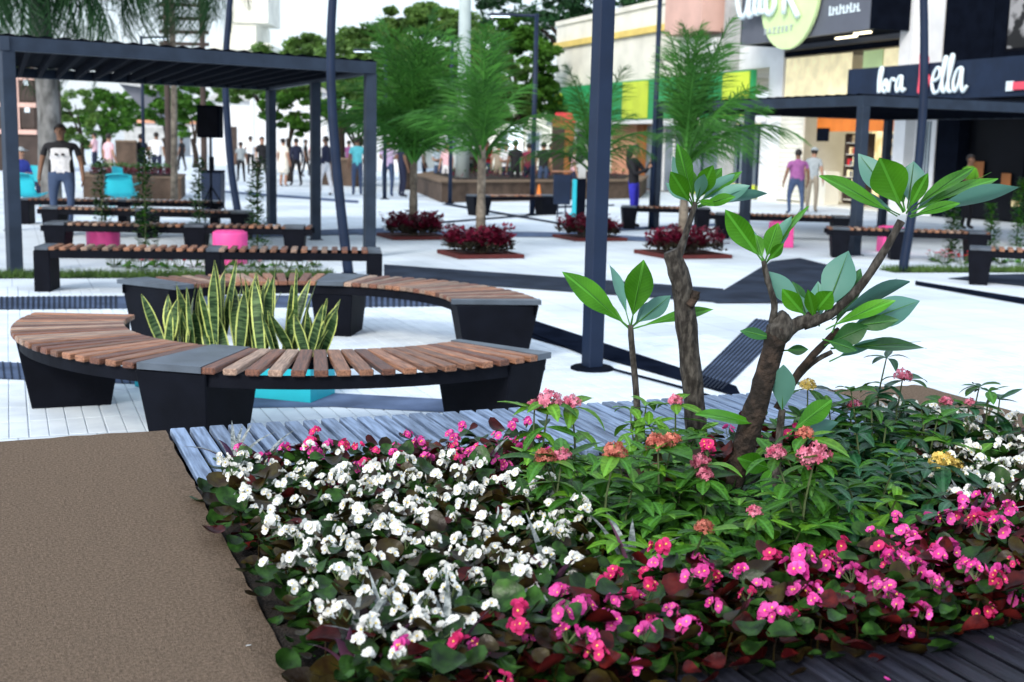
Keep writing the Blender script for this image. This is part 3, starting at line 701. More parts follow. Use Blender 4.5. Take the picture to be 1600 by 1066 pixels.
limb(t,o,[D(1238,600,dA+.08),D(1268,568,dA+.08),D(1300,550,dA+.08)],[.010,.009,.008],'branch','bark_grey',8,4,.06)
limb(t,o,[D(1205,860,dA-.15),D(1210,780,dA-.08),D(1216,700,dA),D(1222,640,dA)],[.017,.016,.014,.012],'branch','bark_grey',8,4,.06)
dT=dA-.1
for a in ((1412,332,1374,246,70,1,dT,-.06),(1418,326,1428,252,52,-1,dT,.05),(1402,338,1280,275,32,1,dT,-.03),(1422,340,1594,292,30,-1,dT,-.08,),(1420,330,1523,262,28,1,dT,.06),(1410,328,1341,240,46,-1,dT,.10),(1424,336,1480,290,24,-1,dT,.08),(1414,330,1400,262,40,1,dT,.12),(1420,338,1500,318,22,1,dT,-.1),(1406,336,1330,300,24,-1,dT,.08),(1424,332,1560,280,24,1,dT,.1),(1416,334,1450,270,26,1,dT,-.06)): fleaf(t,o,*a)
for a in ((1194,412,1133,328,44,1,dA,-.05),(1195,410,1216,348,34,1,dA,-.02),(1197,412,1237,338,27,-1,dA,.04),(1198,410,1264,322,16,1,dA,.06),(1193,410,1180,366,26,1,dA,.05),(1196,410,1160,350,24,-1,dA,.08),(1196,412,1225,380,20,1,dA,-.08)): fleaf(t,o,*a)
for a in ((1262,496,1200,424,40,-1,dA,.03),(1262,498,1222,452,34,1,dA,-.05),(1285,500,1326,392,64,-1,dA,.10),(1270,492,1300,455,40,1,dA,-.06),(1300,500,1422,440,30,-1,dA,.10,'plum_leaf_dark'),(1316,515,1437,470,56,-1,dA,.02,'plum_leaf_dark'),(1288,540,1357,510,42,1,dA,-.06,'plum_leaf_dark'),(1298,545,1448,544,24,1,dA,.04,'plum_leaf_dark'),(1296,565,1382,533,18,-1,dA,.06),(1216,530,1156,517,22,1,dA,-.04,'plum_leaf_dark'),(1222,548,1263,546,20,1,dA,-.05,'plum_leaf_dark'),(1280,510,1278,440,36,-1,dA,.08),(1300,520,1345,420,40,1,dA,.12,'plum_leaf_dark'),(1268,500,1238,440,26,1,dA,.1,'plum_leaf_dark'),(1275,505,1262,452,24,1,dA,-.08),(1290,515,1400,470,26,1,dA,-.05),(1285,530,1340,548,24,1,dA,-.1,'plum_leaf_dark'),(1320,512,1405,500,30,1,dA,-.08,'plum_leaf_dark'),(1262,500,1250,462,22,-1,dA,.05)): fleaf(t,o,*a)
for a in ((1222,655,1224,570,46,-1,dA,-.04),(1200,665,1086,648,22,1,dA,-.12),(1212,735,1152,716,40,1,dA,-.08),(1216,720,1190,770,30,1,dA,-.08),(1230,680,1300,625,40,1,dA,.1),(1240,690,1310,660,32,-1,dA,.12,'plum_leaf_dark')): fleaf(t,o,*a)

dB=4.72; o=V((D(1092,735,dB).x,dB,SOIL))
t=thing('frangipani_tree','straight pruned frangipani trunk with a single side twig of leaves on top','tree',o,0,'frangipani trees in the bed')
limb(t,o,[V((o.x,dB,SOIL-.05))]+DD(((1090,700),(1082,600),(1072,510),(1064,440),(1048,392)),dB),[.045,.043,.041,.042,.041,.032],'trunk','bark_grey',12,4,.05)
limb(t,o,DD(((1076,478),(1084,468),(1088,455)),dB-.03),[.02,.018,.016],'branch','bark',8,3,.1)
limb(t,o,DD(((1056,412),(1070,370),(1083,330),(1086,316)),dB),[.017,.013,.011,.010],'branch','bark_grey',8,4,.05)
for a in ((1084,318,1058,224,30,1,dB,-.05),(1082,318,1051,244,28,-1,dB,.03),(1082,322,1048,268,36,1,dB,-.1),(1088,318,1114,258,36,1,dB,-.08),(1088,320,1148,272,26,-1,dB,.05),(1090,322,1172,290,30,-1,dB,-.03),(1090,324,1199,302,18,-1,dB,.0),(1088,312,1116,322,14,1,dB,-.12),(1084,316,1076,262,26,1,dB,.08),(1086,318,1128,262,28,1,dB,.1),(1084,320,1040,286,22,-1,dB,.05),(1088,320,1160,268,22,1,dB,.08),(1087,320,1100,272,24,-1,dB,-.1),(1090,322,1150,308,22,1,dB,-.12)): fleaf(t,o,*a)

dC=4.82; o=V((D(998,715,dC).x,dC,SOIL))
t=thing('frangipani_tree','slender young frangipani stem with five broad leaves left of the pruned trunk','tree',o,0,'frangipani trees in the bed')
limb(t,o,[V((o.x,dC,SOIL-.05))]+DD(((998,690),(994,610),(988,550),(985,508)),dC),[.015,.0145,.013,.012,.0115],'trunk','bark_grey',9,4,.06)
for a in ((984,515,878,425,44,1,dC,-.06),(986,508,1006,406,54,1,dC,-.05),(984,508,952,413,20,-1,dC,.04),(987,512,1048,462,36,-1,dC,.06),(988,514,1115,484,20,1,dC,-.05),(986,512,1028,470,30,-1,dC,.1),(984,512,930,470,22,1,dC,.08)): fleaf(t,o,*a)

# fallen petals on the rim and the deck
pm=[MB().add(petal(.016,.013,.004)).mesh('petal',k) for k in ('white_petal','pink_petal')]
for k,(a,b,z) in enumerate(((-3.80,2.3,.4525),(-3.5,.55,.454),(-2.9,.6,.454),(-2.5,2.95,.454),(-3.0,2.98,.454),(-1.95,3.0,.454))):
    tag(ob('fallen_petal',pm[k%2],None,T(bed(a,b,z))@RZ(U(0,6))),('white' if k%2==0 else 'pink')+' petal fallen on the planter rim beside the begonias','petal','fallen petals on the planter')
# ================================================================ TREE PITS WITH PALMS
def leaf_cloud(g,c,rad,n,size,mi=0,zs=1.0,up=.3):
    for k in range(n):
        d=V((random.gauss(0,1),random.gauss(0,1),random.gauss(0,1))).normalized()*random.random()**.4
        p=V((c[0]+d.x*rad[0],c[1]+d.y*rad[1],c[2]+d.z*rad[2])); s=size*U(.6,1.3)
        a=V((U(-1,1),U(-1,1),U(-.6,.6))).normalized(); b=a.cross(V((U(-1,1),U(-1,1),U(-1,1)))).normalized()
        i=len(g.v); g.v+=[tuple(p-a*s),tuple(p+b*s*.42),tuple(p+a*s),tuple(p-b*s*.42)]; g.f.append((i,i+1,i+2,i+3)); g.m.append(mi)
def frond_mesh(L,droop,nl=46,ll=.42,mt='palm_leaf',hang=.5):
    g=MB(); pts=[]
    for i in range(13):
        t=i/12; a=droop*t*t; pts.append(V((L*t*(1-.22*droop*t*t),0,L*(.22*t-.5*droop*t*t))))
    g.add(tube(pts,[.016*(1-.8*i/12) for i in range(13)],4,False))
    for k in range(nl):
        t=.14+.86*k/nl; f=t*12; i=min(11,int(f)); p=pts[i].lerp(pts[i+1],f-i); tan=(pts[i+1]-pts[i]).normalized()
        l=ll*math.sin(math.pi*(.12+.85*t))**.6*U(.8,1.1)
        for s in (-1,1):
            d=(V((0,s*U(.45,1),U(-.55,.65)))*.9+tan*U(.4,.9)+V((0,0,-hang*U(0,.8)))).normalized(); w=tan*.0046
            q=p+d*l*.55; e=p+d*l+V((0,0,-hang*l*.35)); j=len(g.v)
            g.v+=[tuple(p-w),tuple(p+w),tuple(q+w*1.1),tuple(q-w*1.1),tuple(e)]; g.f+=[(j,j+1,j+2,j+3),(j+3,j+2,j+4)]; g.m+=[0,0]
    return g.mesh('frond',mt)
FR=[frond_mesh(1.0,dr,40,.25,'palm_leaf',hg) for dr,hg in ((.35,.5),(.75,.8),(1.25,1.1))]
def palm(label,b,h,fl,nf,r=.085,lean=0,lo=.62,open_left=False):
    t=thing('palm_tree',label,'palm tree',b,0,'young feathery palms in red edged beds')
    pts=[V((lean*f*f,0,h*f)) for f in (0,.25,.5,.75,1)]
    ob('trunk',MB().add(tube(smooth_line(pts,3),[r*1.25]+[r]*5+[r*.85]*6+[r*.7],10)).mesh('trunk','palm_bark',True),t)
    for k in range(nf):
        az=k*2.4+U(-.3,.3); e=1.42-(1.42-lo)*(k/nf)**.8+U(-.08,.08)
        if open_left and k>nf*.35 and math.cos(az)<-.25: continue
        d=V((math.cos(az)*math.cos(e),math.sin(az)*math.cos(e),math.sin(e)))
        ob('frond',FR[min(2,int(3*k/nf))],t,axes((lean,0,h-.35*(k/nf)),d,(0,0,1) if e<1.2 else (-math.cos(az),-math.sin(az),1),fl*U(.8,1.1)))
def pit(label,b,w,seed_lab):
    t=thing('tree_pit',label,'planting bed',b,R(40)*0+PA,'square red edged tree beds')
    g=MB()
    for a in ((-w/2,w/2,-w/2,-w/2+.07),(-w/2,w/2,w/2-.07,w/2),(-w/2,-w/2+.07,-w/2+.07,w/2-.07),(w/2-.07,w/2,-w/2+.07,w/2-.07)): g.add(bx(*a,0,.06,.006))
    ob('kerb',g.mesh('kerb','red_curb'),t); ob('soil',MB().add(bx(-w/2+.07,w/2-.07,-w/2+.07,w/2-.07,.012,.045)).mesh('soil','red_curb'),t)
    g=MB()
    for k in range(150):
        x,y=U(-w*.44,w*.44),U(-w*.44,w*.44); h=U(.2,.40)
        for j in range(16):
            z=h*U(.2,1); a=U(0,6.28); d=V((math.cos(a),math.sin(a),U(.1,1.0))).normalized(); l=U(.06,.12); s=d.cross(V((0,0,1))).normalized()*l*.30
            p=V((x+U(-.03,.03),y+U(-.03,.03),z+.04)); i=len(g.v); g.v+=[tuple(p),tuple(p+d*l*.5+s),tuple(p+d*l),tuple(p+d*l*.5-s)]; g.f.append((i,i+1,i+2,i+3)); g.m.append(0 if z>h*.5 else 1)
    o=tag(ob('red_foliage',g.mesh('foliage',['croton_red','croton_dark']),None,T(V(b))@RZ(PA)),seed_lab,'foliage'); o['kind']='stuff'
for (px,py,w,h,fl,nf,lab,l2,l3) in ((645,372,1.0,1.55,2.3,42,'dense feathery palm left of the pale concrete pole','red edged bed under the leftmost young palm','deep red foliage around the foot of the leftmost young palm'),
    (750,400,1.0,1.6,1.75,18,'slim feathery palm right of the pale concrete pole','red edged bed nearest the long dark paving band','deep red foliage around the slim palm foot'),
    (921,374,1.0,1.5,1.7,18,'feathery palm half hidden behind the big dark post','red edged bed half hidden behind the big dark post','deep red foliage half hidden behind the big dark post'),
    (1066,400,1.1,1.62,2.05,32,'wide feathery palm between the big post and the right pergola','red edged bed under the wide right palm behind the pruned trunk','deep red foliage behind the pruned trunk')):
    b=P(px,py); pit(l2,b,w,l3); palm(lab,b+V((0,.05,0)),h,fl,nf,.075,0,.9 if px==750 else .78 if px==645 else .62,px==1066)

# ================================================================ PERGOLA GARDENS
def grass_strip(name,label,A,B,w,n):
    g=MB(); a=V((A.x,A.y,0)); e=V((B.x-A.x,B.y-A.y,0)); nn=V((-e.y,e.x,0)).normalized()
    g.add(([tuple(a-nn*w/2+V((0,0,.015))),tuple(a+e-nn*w/2+V((0,0,.015))),tuple(a+e+nn*w/2+V((0,0,.015))),tuple(a+nn*w/2+V((0,0,.015)))],[(0,1,2,3)]))
    for k in range(n):
        p=a+e*random.random()+nn*U(-w/2,w/2); h=U(.05,.11); d=V((U(-.04,.04),U(-.04,.04),h)); s=V((U(-1,1),U(-1,1),0)).normalized()*.006
        i=len(g.v); g.v+=[tuple(p-s),tuple(p+s),tuple(p+d)]; g.f.append((i,i+1,i+2)); g.m.append(0)
    o=tag(ob(name,g.mesh('grass','grass')),label,'grass'); o['kind']='stuff'
grass_strip('grass_strip','thin strip of green grass at the foot of the left pergola',P(-40,433),P(520,431),.42,5000)
grass_strip('grass_strip','thin strip of green grass at the foot of the right pergola',P(1385,424),P(1680,424),.45,3500)
def bedding(mt):
    g=MB()
    for k in range(10):
        a=U(0,6.28); d=V((math.cos(a)*.06,math.sin(a)*.06,U(.03,.1))); s=V((-d.y,d.x,0)).normalized()*.02
        i=len(g.v); g.v+=[(0,0,.02),tuple(d*.6+s),tuple(d),tuple(d*.6-s)]; g.f.append((i,i+1,i+2,i+3)); g.m.append(1)
    lf=g
    fl=MB()
    for k in range(7):
        p=V((U(-.07,.07),U(-.07,.07),U(.12,.2)))
        for j in range(6):
            d=V((U(-1,1),U(-1,1),U(0,1))).normalized()*.028; s=d.cross(V((0,0,1)))*.6; i=len(fl.v); fl.v+=[tuple(p),tuple(p+d*.6+s),tuple(p+d),tuple(p+d*.6-s)]; fl.f.append((i,i+1,i+2,i+3)); fl.m.append(0)
        fl.add(tube([(p.x*.3,p.y*.3,0),tuple(p)],.003,3,False),1)
    return fl.mesh('flowers',[mt,'stem']),lf.mesh('leaves',['ix_leaf','ix_leaf'])
BR=bedding('flower_red'); BW=bedding('flower_blush')
def bed_flower(px,py,red,lab,grp,s=1.0):
    t=thing('bedding_flower',lab,'flower',P(px,py),U(0,6),grp); m=BR if red else BW
    ob('flowers',m[0],t,Matrix.Diagonal((s*1.05,s*1.05,s*.58,1))); ob('leaves',m[1],t,Matrix.Diagonal((s*1.25,s*1.25,s*.62,1)))
for k in range(16):
    px=178+k*21; red=k in(5,6,7,12,13,15)
    bed_flower(px,421+(k%3)*2-3,red,('red flowering plant in the row behind the curved benches' if red else 'pink and white flowering plant in the row behind the curved benches'),'flower row at the left pergola',1.6)
for k in range(12):
    px=1460+k*15; red=k in(2,3,5,8,11)
    bed_flower(px,410+(k%2)*4,red,('red flowering plant in the row by the right pergola' if red else 'pink and white flowering plant in the row by the right pergola'),'flower row at the right pergola',1.6)
def climber(label,b,h,r=.10,n=420):
    n=n*2; r=r*1.45
    t=thing('climbing_plant',label,'plant',b,0,'leafy climbers on stakes')
    ob('stake',MB().add(tube([(0,0,0),(.01,0,h*.95)],.012,5)).mesh('stake','stem'),t)
    g=MB()
    for k in range(n):
        z=h*random.random()**1.0; rr=r*(1.15-.7*z/h)*U(.2,1); a=U(0,6.28); p=V((rr*math.cos(a)+.03*math.sin(z*6),rr*math.sin(a),z))
        d=V((math.cos(a),math.sin(a),U(-.5,.7))).normalized(); l=U(.05,.10); s=d.cross(V((U(-.3,.3),0,1))).normalized()*l*.3
        i=len(g.v); g.v+=[tuple(p),tuple(p+d*l*.5+s),tuple(p+d*l),tuple(p+d*l*.5-s)]; g.f.append((i,i+1,i+2,i+3)); g.m.append(random.choice((0,0,1)))
    ob('foliage',g.mesh('foliage',['ix_leaf','ix_leaf_dark']),t)
climber('leafy climber between the two round pink stools',P(228,408),1.45)
climber('thin leafy climber rising right of the farther pink stool',P(312,392),1.3,.08,260)
climber('leafy climber in front of the navy bin',P(402,396),1.35,.10)
climber('short leafy climber near the bench leg at far left',P(160,372),1.25,.09,300)
climber('leafy climber right of the bent lamp post',P(1485,402),.95,.10)
climber('leafy climber near the dark shop at the right edge',P(1588,385),1.25,.09)
climber('leafy climber behind the right edge bench',P(1545,392),.8,.09,300)

# ================================================================ LAMP POSTS
def lamp(label,b,h,r=.05,arm=(-1,0),al=.8,square=0,rz=0,mt='navy'):
    t=thing('lamp_post',label,'lamp post',b,0,'straight lamp posts')
    if square: ob('pole',MB().add(box(square,square,h,.006)).mesh('pole',mt),t,RZ(rz))
    else: ob('pole',MB().add(tube([(0,0,0),(0,0,h)],[r,r*.8],12)).mesh('pole',mt,True),t)
    ob('base_flange',MB().add(lathe([(r*2.1,0),(r*2.1,.02),(r*1.9,.028),(r*1.3,.03)],20)).mesh('flange','navy_dark'),t)
    d=V((arm[0],arm[1],0)).normalized()
    ob('arm',MB().add(tube([V((0,0,h-.05)),d*al+V((0,0,h-.03))],r*.55,8)).mesh('arm',mt),t)
    hd=ob('lamp_head',MB().add(box(.55,.22,.07,.015,(.8,.8))).mesh('head',mt),t,T(d*(al+.2)+V((0,0,h-.07)))@RZ(math.atan2(d.y,d.x)))
    ob('lens',MB().add(box(.46,.17,.012,.002)).mesh('lens','lamp_blue'),hd,T(0,0,-.014))
lamp('big square dark post nearest the camera, right of the curved benches',P(925,578),4.8,.075,(1,.2),1.0,.118,R(28))
lamp('slim lamp post with its arm to the left, beside the brown planter seat',P(831,336),4.62,.062,(-1,.1),.65)
lamp('slim dark lamp post left of the pale pole, in front of the planter',P(703,318),4.5,.058,(-1,.1),.45)
lamp('lamp post behind the left pergola corner with its head to the left',G(601,36),4.2,.06,(-1,0),.45)
lamp('lamp post rising behind the middle of the left pergola',G(226,37),4.5,.055,(1,0),.3)
lamp('dark lamp post standing at the right pergola far corner',P(1017,358),4.62,.058,(.2,-1),.15)
def bent(label,pix,dep,r):
    pts=[D(x,y,dep) for x,y in pix]; o=V((pts[0].x,pts[0].y,0)); pts[0].z=0
    t=thing('bent_lamp_post',label,'lamp post',o,0,'bent lamp posts')
    sp=smooth_line([p-o for p in pts],5); ob('pole',MB().add(tube(sp,[r*1.15-.3*r*i/len(sp) for i in range(len(sp))],12)).mesh('pole','navy',True),t)
    ob('base_flange',MB().add(lathe([(r*1.9,0),(r*1.9,.02),(r*1.6,.03),(r*1.2,.032)],18)).mesh('flange','navy_dark'),t)
    ob('lamp_head',MB().add(lathe([(r*.8,0),(r*2.2,.05),(r*2.2,.09),(r*.5,.12)],16)).mesh('head','navy'),t,T(sp[-1]))
bent('bent dark post rising in front of the left pergola right side',((545,430),(534,340),(524,240),(518,150),(517,60),(521,-20),(525,-110)),15.1,.055)
bent('bent dark post standing in the grass by the right pergola',((1410,425),(1424,340),(1436,250),(1443,150),(1444,50),(1442,-40),(1440,-120)),17.2,.058)
bent('bent dark post far behind, beside the loudspeaker',((372,332),(362,270),(355,190),(352,110),(357,30),(362,-30)),27.5,.075)
# concrete and wooden poles
t=thing('concrete_pole','pale concrete pole rising out of the brown planter','pole',G(722,38.5)); ob('shaft',MB().add(tube([(0,0,0),(0,0,10)],[.22,.15],14)).mesh('shaft','pale_pole',True),t); ob('cap',MB().add(lathe([(.16,0),(.16,.08),(.1,.1)],12)).mesh('cap','concrete'),t,T(0,0,10))
t=thing('utility_frame','tall timber utility frame with crossarms left of the bent post','utility pole',G(292,44))
for x in (-.62,.62): ob('post',MB().add(tube([(x,0,0),(x,0,7)],[.11,.09],8)).mesh('post','stone_dark'),t)
for z in (4.75,5.15,5.6,6.05): ob('crossarm',MB().add(bx(-.85,.85,-.05,.05,z,z+.12)).mesh('arm','stone_dark'),t)
ob('transformer',MB().add(lathe([(.2,0),(.24,.05),(.24,.7),(.1,.8)],12)).mesh('trafo','stone_dark'),t,T(-.5,-.15,4.0))

# ================================================================ STREET FURNITURE
t=thing('loudspeaker','black loudspeaker box on a tripod behind the left benches','loudspeaker',G(330,23))
ob('cabinet',MB().add(box(.40,.34,.58,.015)).mesh('cab','navy_dark'),t,T(0,0,1.62)); ob('grille',MB().add(bx(-.17,.17,-.178,-.172,1.66,2.16)).mesh('grille','black'),t)
ob('pole',MB().add(tube([(0,0,.3),(0,0,1.63)],.02,8)).mesh('pole','black'),t)
for k in range(3): a=k*2.094; ob('leg',MB().add(tube([(0,0,.75),(.45*math.cos(a),.45*math.sin(a),.0)],.013,6)).mesh('leg','black'),t)
t=thing('litter_bin','navy litter bin behind the benches under the left pergola','bin',G(333,28))
ob('body',MB().add(box(.42,.42,.8,.01,(1.06,1.06))).mesh('body','navy'),t,T(0,0,.06)); ob('lid',MB().add(box(.46,.46,.05,.01)).mesh('lid','navy_dark'),t,T(0,0,.865)); ob('post',MB().add(box(.1,.1,.3,.01)).mesh('post','navy_dark'),t,T(-.05,.1,.91)); ob('foot',MB().add(box(.3,.3,.06,.005)).mesh('foot','black'),t)
t=thing('litter_bin','navy litter bin on two legs left of the big post','bin',P(877,340))
ob('body',MB().add(box(.38,.3,.68,.02,(1.08,1.08))).mesh('body','navy'),t,T(0,0,.3)); ob('lid',MB().add(box(.46,.36,.035,.008)).mesh('lid','slat'),t,T(0,0,1.03))
for x in (-.09,.09): ob('leg',MB().add(tube([(x,0,0),(x,0,.31)],.018,8)).mesh('leg','navy'),t)
for x in (-.15,.15): ob('lid_support',MB().add(tube([(x,0,.97),(x,0,1.032)],.012,6)).mesh('sup','navy'),t)
t=thing('recycling_bin','tall black bin with turquoise side and picture panel by the big post','bin',P(906,345))
ob('body',MB().add(bx(-.09,.10,-.2,.2,0,.92,.01)).mesh('body','navy_dark'),t); ob('side_panel',MB().add(bx(-.18,-.095,-.2,.2,.08,.9,.01)).mesh('side','teal'),t); ob('picture_panel',MB().add(bx(-.07,.10,-.02,.02,.925,1.28,.006)).mesh('pic','concrete'),t); ob('foot',MB().add(ball((-.16,0,.1),.09,10,6)).mesh('foot','teal'),t)
def chair(label,b,rz,s=1.0):
    t=thing('turquoise_chair',label,'chair',b,rz,'turquoise plastic chairs')
    prof=[(-.26,.44),(-.22,.42),(-.05,.38),(.12,.40),(.2,.5),(.26,.7),(.30,.86)]; g=MB(); vs=[];fs=[]; n=8
    for th in (0,.02):
        for y,z in prof:
            for k in range(n+1):
                u=k/n*2-1; back=max(0,(z-.4)/.46); w=.30*(1-.12*back)
                vs.append((u*w,y-.10*u*u*(back),z+.05*u*u*(1-back)+th-.04*back*u*u))
    c=n+1; m=len(prof)*c
    for i in range(len(prof)-1):
        for k in range(n): a=i*c+k; fs+=[(a,a+1,a+c+1,a+c),(m+a,m+a+c,m+a+c+1,m+a+1)]
    for i in range(len(prof)-1):
        for k in (0,n): a=i*c+k; fs.append((a,a+c,m+a+c,m+a))
    for i in (0,len(prof)-1):
        for k in range(n): a=i*c+k; fs.append((a,m+a,m+a+1,a+1))
    ob('shell',g.add((vs,fs)).mesh('shell','teal',True),t,Matrix.Scale(s,4))
    for x in (-.2,.2):
        for y in (-.18,.16): ob('leg',MB().add(tube([(x*.75,y*.75,.385*s),(x*1.1,y*1.15,0)],.016,6)).mesh('leg','teal'),t)
chair('turquoise chair behind the left pergola post',G(42,24.5),R(170))
chair('turquoise chair left of the loudspeaker beside the low brown planter',G(189,25.5),R(185))
chair('turquoise chair next to the seated visitor, only its back showing',G(51,30),R(20))
chair('turquoise chair seen edge-on beyond the loudspeaker side chair',G(196,31),R(80))

# ================================================================ BROWN PLANTERS FAR AWAY
def planter(label,pts,h,plants=True,rimm='slat',name='brown_planter'):
    o=sum(pts,V())/len(pts); o.z=0; L=[(p.x-o.x,p.y-o.y) for p in pts]
    t=thing(name,label,'planter',o,0,'rough brown planters'); ob('wall',MB().add(prism(L,0,h)).mesh('wall','brown_dark'),t)
    ob('rim',MB().add(prism([(x*1.012,y*1.012) for x,y in L],h+.001,h+.05)).mesh('rim','brown'),t)
    if plants:
        ob('soil',MB().add(prism([(x*.86,y*.86) for x,y in L],h+.052,h+.07)).mesh('soil','soil'),t)
        g=MB(); xs=[p[0] for p in L]; ys=[p[1] for p in L]
        for k in range(2600):
            x,y=U(min(xs),max(xs)),U(min(ys),max(ys))
            if not inpoly(x/.84,y/.84,[V((*q,0)) for q in L]): continue
            p=V((x,y,h+U(.06,.3))); d=V((U(-1,1),U(-1,1),U(0,1))).normalized()*U(.06,.13); s=d.cross(V((0,0,1)))*.35
            i=len(g.v); g.v+=[tuple(p),tuple(p+d*.5+s),tuple(p+d),tuple(p+d*.5-s)]; g.f.append((i,i+1,i+2,i+3)); g.m.append(0 if p.z<h+.22 else 1)
        f=ob('foliage',g.mesh('foliage',['croton_red','ix_leaf']),t); f['kind']='stuff'
planter('large brown planter with red foliage around the pale pole',[P(650,300),P(690,317),P(1000,310),P(1010,300),P(900,288),P(700,286)],.55)
bench('seat with navy supports fixed along the big brown planter',P(742,304,.47)-V((0,.2,0)),P(865,304,.47)-V((0,.2,0)),(.05,.9),'bench along the brown planter',legw=.5,w=.4)
planter('brown block planter behind the man in the turquoise shirt',[G(492,47),G(560,46),G(565,49),G(498,50)],.95,False)
planter('low brown planter behind the left benches',[G(130,33),G(283,33),G(290,36),G(130,36)],.55)
planter('tall brown block left of the man in the white shirt',[G(182,40),G(214,40),G(216,42),G(184,42)],1.45,False)
t=thing('kiosk_column','brown square column with a red top near the green sign','kiosk',G(877,45))
ob('body',MB().add(box(.78,.7,2.45,.01)).mesh('body','brown_trim'),t); ob('panel',MB().add(bx(-.395,.05,-.362,-.352,.05,2.3)).mesh('panel','stone_dark'),t); ob('top',MB().add(box(.9,.8,.35,.02,(.6,.6))).mesh('top','red'),t,T(0,0,2.452))
t=thing('traffic_cone','small orange cone beside the dark-clothed people','cone',G(842,37)); ob('cone',MB().add(lathe([(.10,.03),(.02,.5)],14)).mesh('cone','orange'),t); ob('base',MB().add(box(.36,.36,.03,.005)).mesh('base','orange'),t)
t=thing('notice_board','blue and green notice board behind the group at the planter','sign',G(803,44))
ob('board',MB().add(bx(-.3,.3,-.03,.03,.6,2.35)).mesh('board','white_paint'),t); ob('picture',MB().add(bx(-.25,.25,-.036,-.031,1.45,2.3)).mesh('p','lamp_blue'),t); ob('green_panel',MB().add(bx(-.25,.25,-.036,-.031,.7,1.43)).mesh('p','green_sign'),t)
for x in (-.25,.25): ob('post',MB().add(bx(x-.03,x+.03,.032,.07,0,2.3)).mesh('post','navy'),t)
# ================================================================ SHOP ROW ON THE RIGHT
E_=V((-.351,.936,0)); N_=V((-.936,-.351,0))
BM=Matrix((E_,N_,V((0,0,1)))).transposed().to_4x4(); BM.translation=V((12.3,30,0))
def shop(name,label,cat='building'):
    t=thing(name,label,cat); t.matrix_basis=BM.copy(); return t
def pt(t,name,mt,*boxes,sub=None): return ob(name,(lambda g:[g.add(bx(*b)) for b in boxes] and g)(MB()).mesh(name,mt),sub or t)
def stroke(t,name,mt,lines,s0,z0,outp,k,r,parent=None):
    g=MB()
    for l in lines:
        sp=smooth_line([V((s0-x*k,outp,z0+y*k)) for x,y in l],5); g.add(tube(sp,r,6))
    return ob(name,g.mesh(name,mt,True),parent or t)
def word(t,name,mt,txt,s0,z0,outp,size,parent=None):
    c=bpy.data.curves.new(name,'FONT'); c.body=txt; c.size=size; c.extrude=.01
    o=bpy.data.objects.new('tmp',c); me=bpy.data.meshes.new_from_object(o); bpy.data.objects.remove(o)
    me.materials.clear(); me.materials.append(MATS[mt])
    return ob(name,me,parent or t,T(s0,outp,z0)@RZ(math.pi)@Matrix.Rotation(math.pi/2,4,'X'))
# dark shop
t=shop('dark_shop','black fronted shop at the right with the white script sign')
pt(t,'wall','navy_dark',(-12,3.6,-8,-.6,0,8.5)); pt(t,'cladding','navy_dark',(-12,-7.5,-.6,0,0,8.5),(-7.5,3.55,-.6,0,3.3,8.5),(2.7,3.55,-.6,0,0,3.3))
for k in range(5):
    s=-7.4+k*2.0; w_=pt(t,'window','black',(s,s+.06,-.35,-.25,0,3.2),(s,s+2.0,-.35,-.25,3.1,3.2)); pt(t,'pane','glass',(s+.06,s+2.0,-.32,-.30,.05,3.1),sub=w_)
for k in range(6): pt(t,'panel','navy_dark',(-7.3+k*1.8,-7.3+k*1.8+1.77,.0,.03,4.0,8.4))
pt(t,'poster','poster',(-.3,1.15,.04,.06,4.2,6.1)); pt(t,'poster_frame','black',(-.36,1.21,.032,.045,4.14,6.16))
for k in range(16):
    s=U(-5.5,2.2); z=U(.4,2.3); q=U(.12,.4); pt(t,'window_display',random.choice(('cloth_goods','brown_trim','orange','white_letter','lit_cream','brown_trim')),(s,s+q,-.235,-.22-.002*k,z,z+q*U(.5,1.2)))  # added boxes, some glowing in place of the lit shelves inside
pt(t,'door_poster','white_letter',(-1.2,-.85,-.24,-.235,1.0,1.6),(-.6,-.3,-.24,-.235,1.0,1.6)); pt(t,'shelf_goods','orange',(-1.3,-.6,-.24,-.225,1.75,2.15)); pt(t,'shelf_goods','hot_pink_sign',(-1.9,-.7,-.24,-.23,2.5,2.62))
ca=pt(t,'canopy','navy',(-12,4.6,1.95,2.14,2.92,3.78)); pt(t,'soffit','navy_dark',(-12,4.55,.05,1.94,3.0,3.1)); pt(t,'canopy_end','navy',(4.5,4.6,.02,1.948,2.92,3.78))
L_l=[[(.15,.0),(.12,.5),(.18,.95),(.3,1.0),(.33,.85),(.24,.4),(.22,.0)]]
L_o=[[(.55,.5),(.42,.36),(.42,.12),(.55,.02),(.68,.15),(.66,.42),(.55,.5),(.48,.3),(.7,.3)]]
L_c=[[(.82,.0),(.86,.35),(.95,.52),(1.1,.52),(1.14,.42)]]
L_a=[[(1.55,.62),(1.38,.55),(1.26,.25),(1.34,.02),(1.48,.15),(1.6,.62),(1.62,.2),(1.7,.02),(1.85,.12)]]
stroke(t,'letters','white_letter',L_l+L_o+L_c+L_a,3.28,3.13,2.19,.62,.042,ca)
B_=[[(2.25,1.35),(2.3,.6),(2.25,.0)],[(2.25,1.35),(2.6,1.2),(2.5,.75),(2.3,.7)],[(2.3,.7),(2.75,.5),(2.6,.05),(2.25,.0)]]
stroke(t,'red_initial','hot_pink_sign',B_,3.1,3.10,2.19,.66,.05,ca)
e0=3.0
L_e=[[(e0+.05,.4),(e0+.35,.5),(e0+.42,.75),(e0+.28,.85),(e0+.1,.65),(e0+.05,.3),(e0+.2,.02),(e0+.45,.1)]]
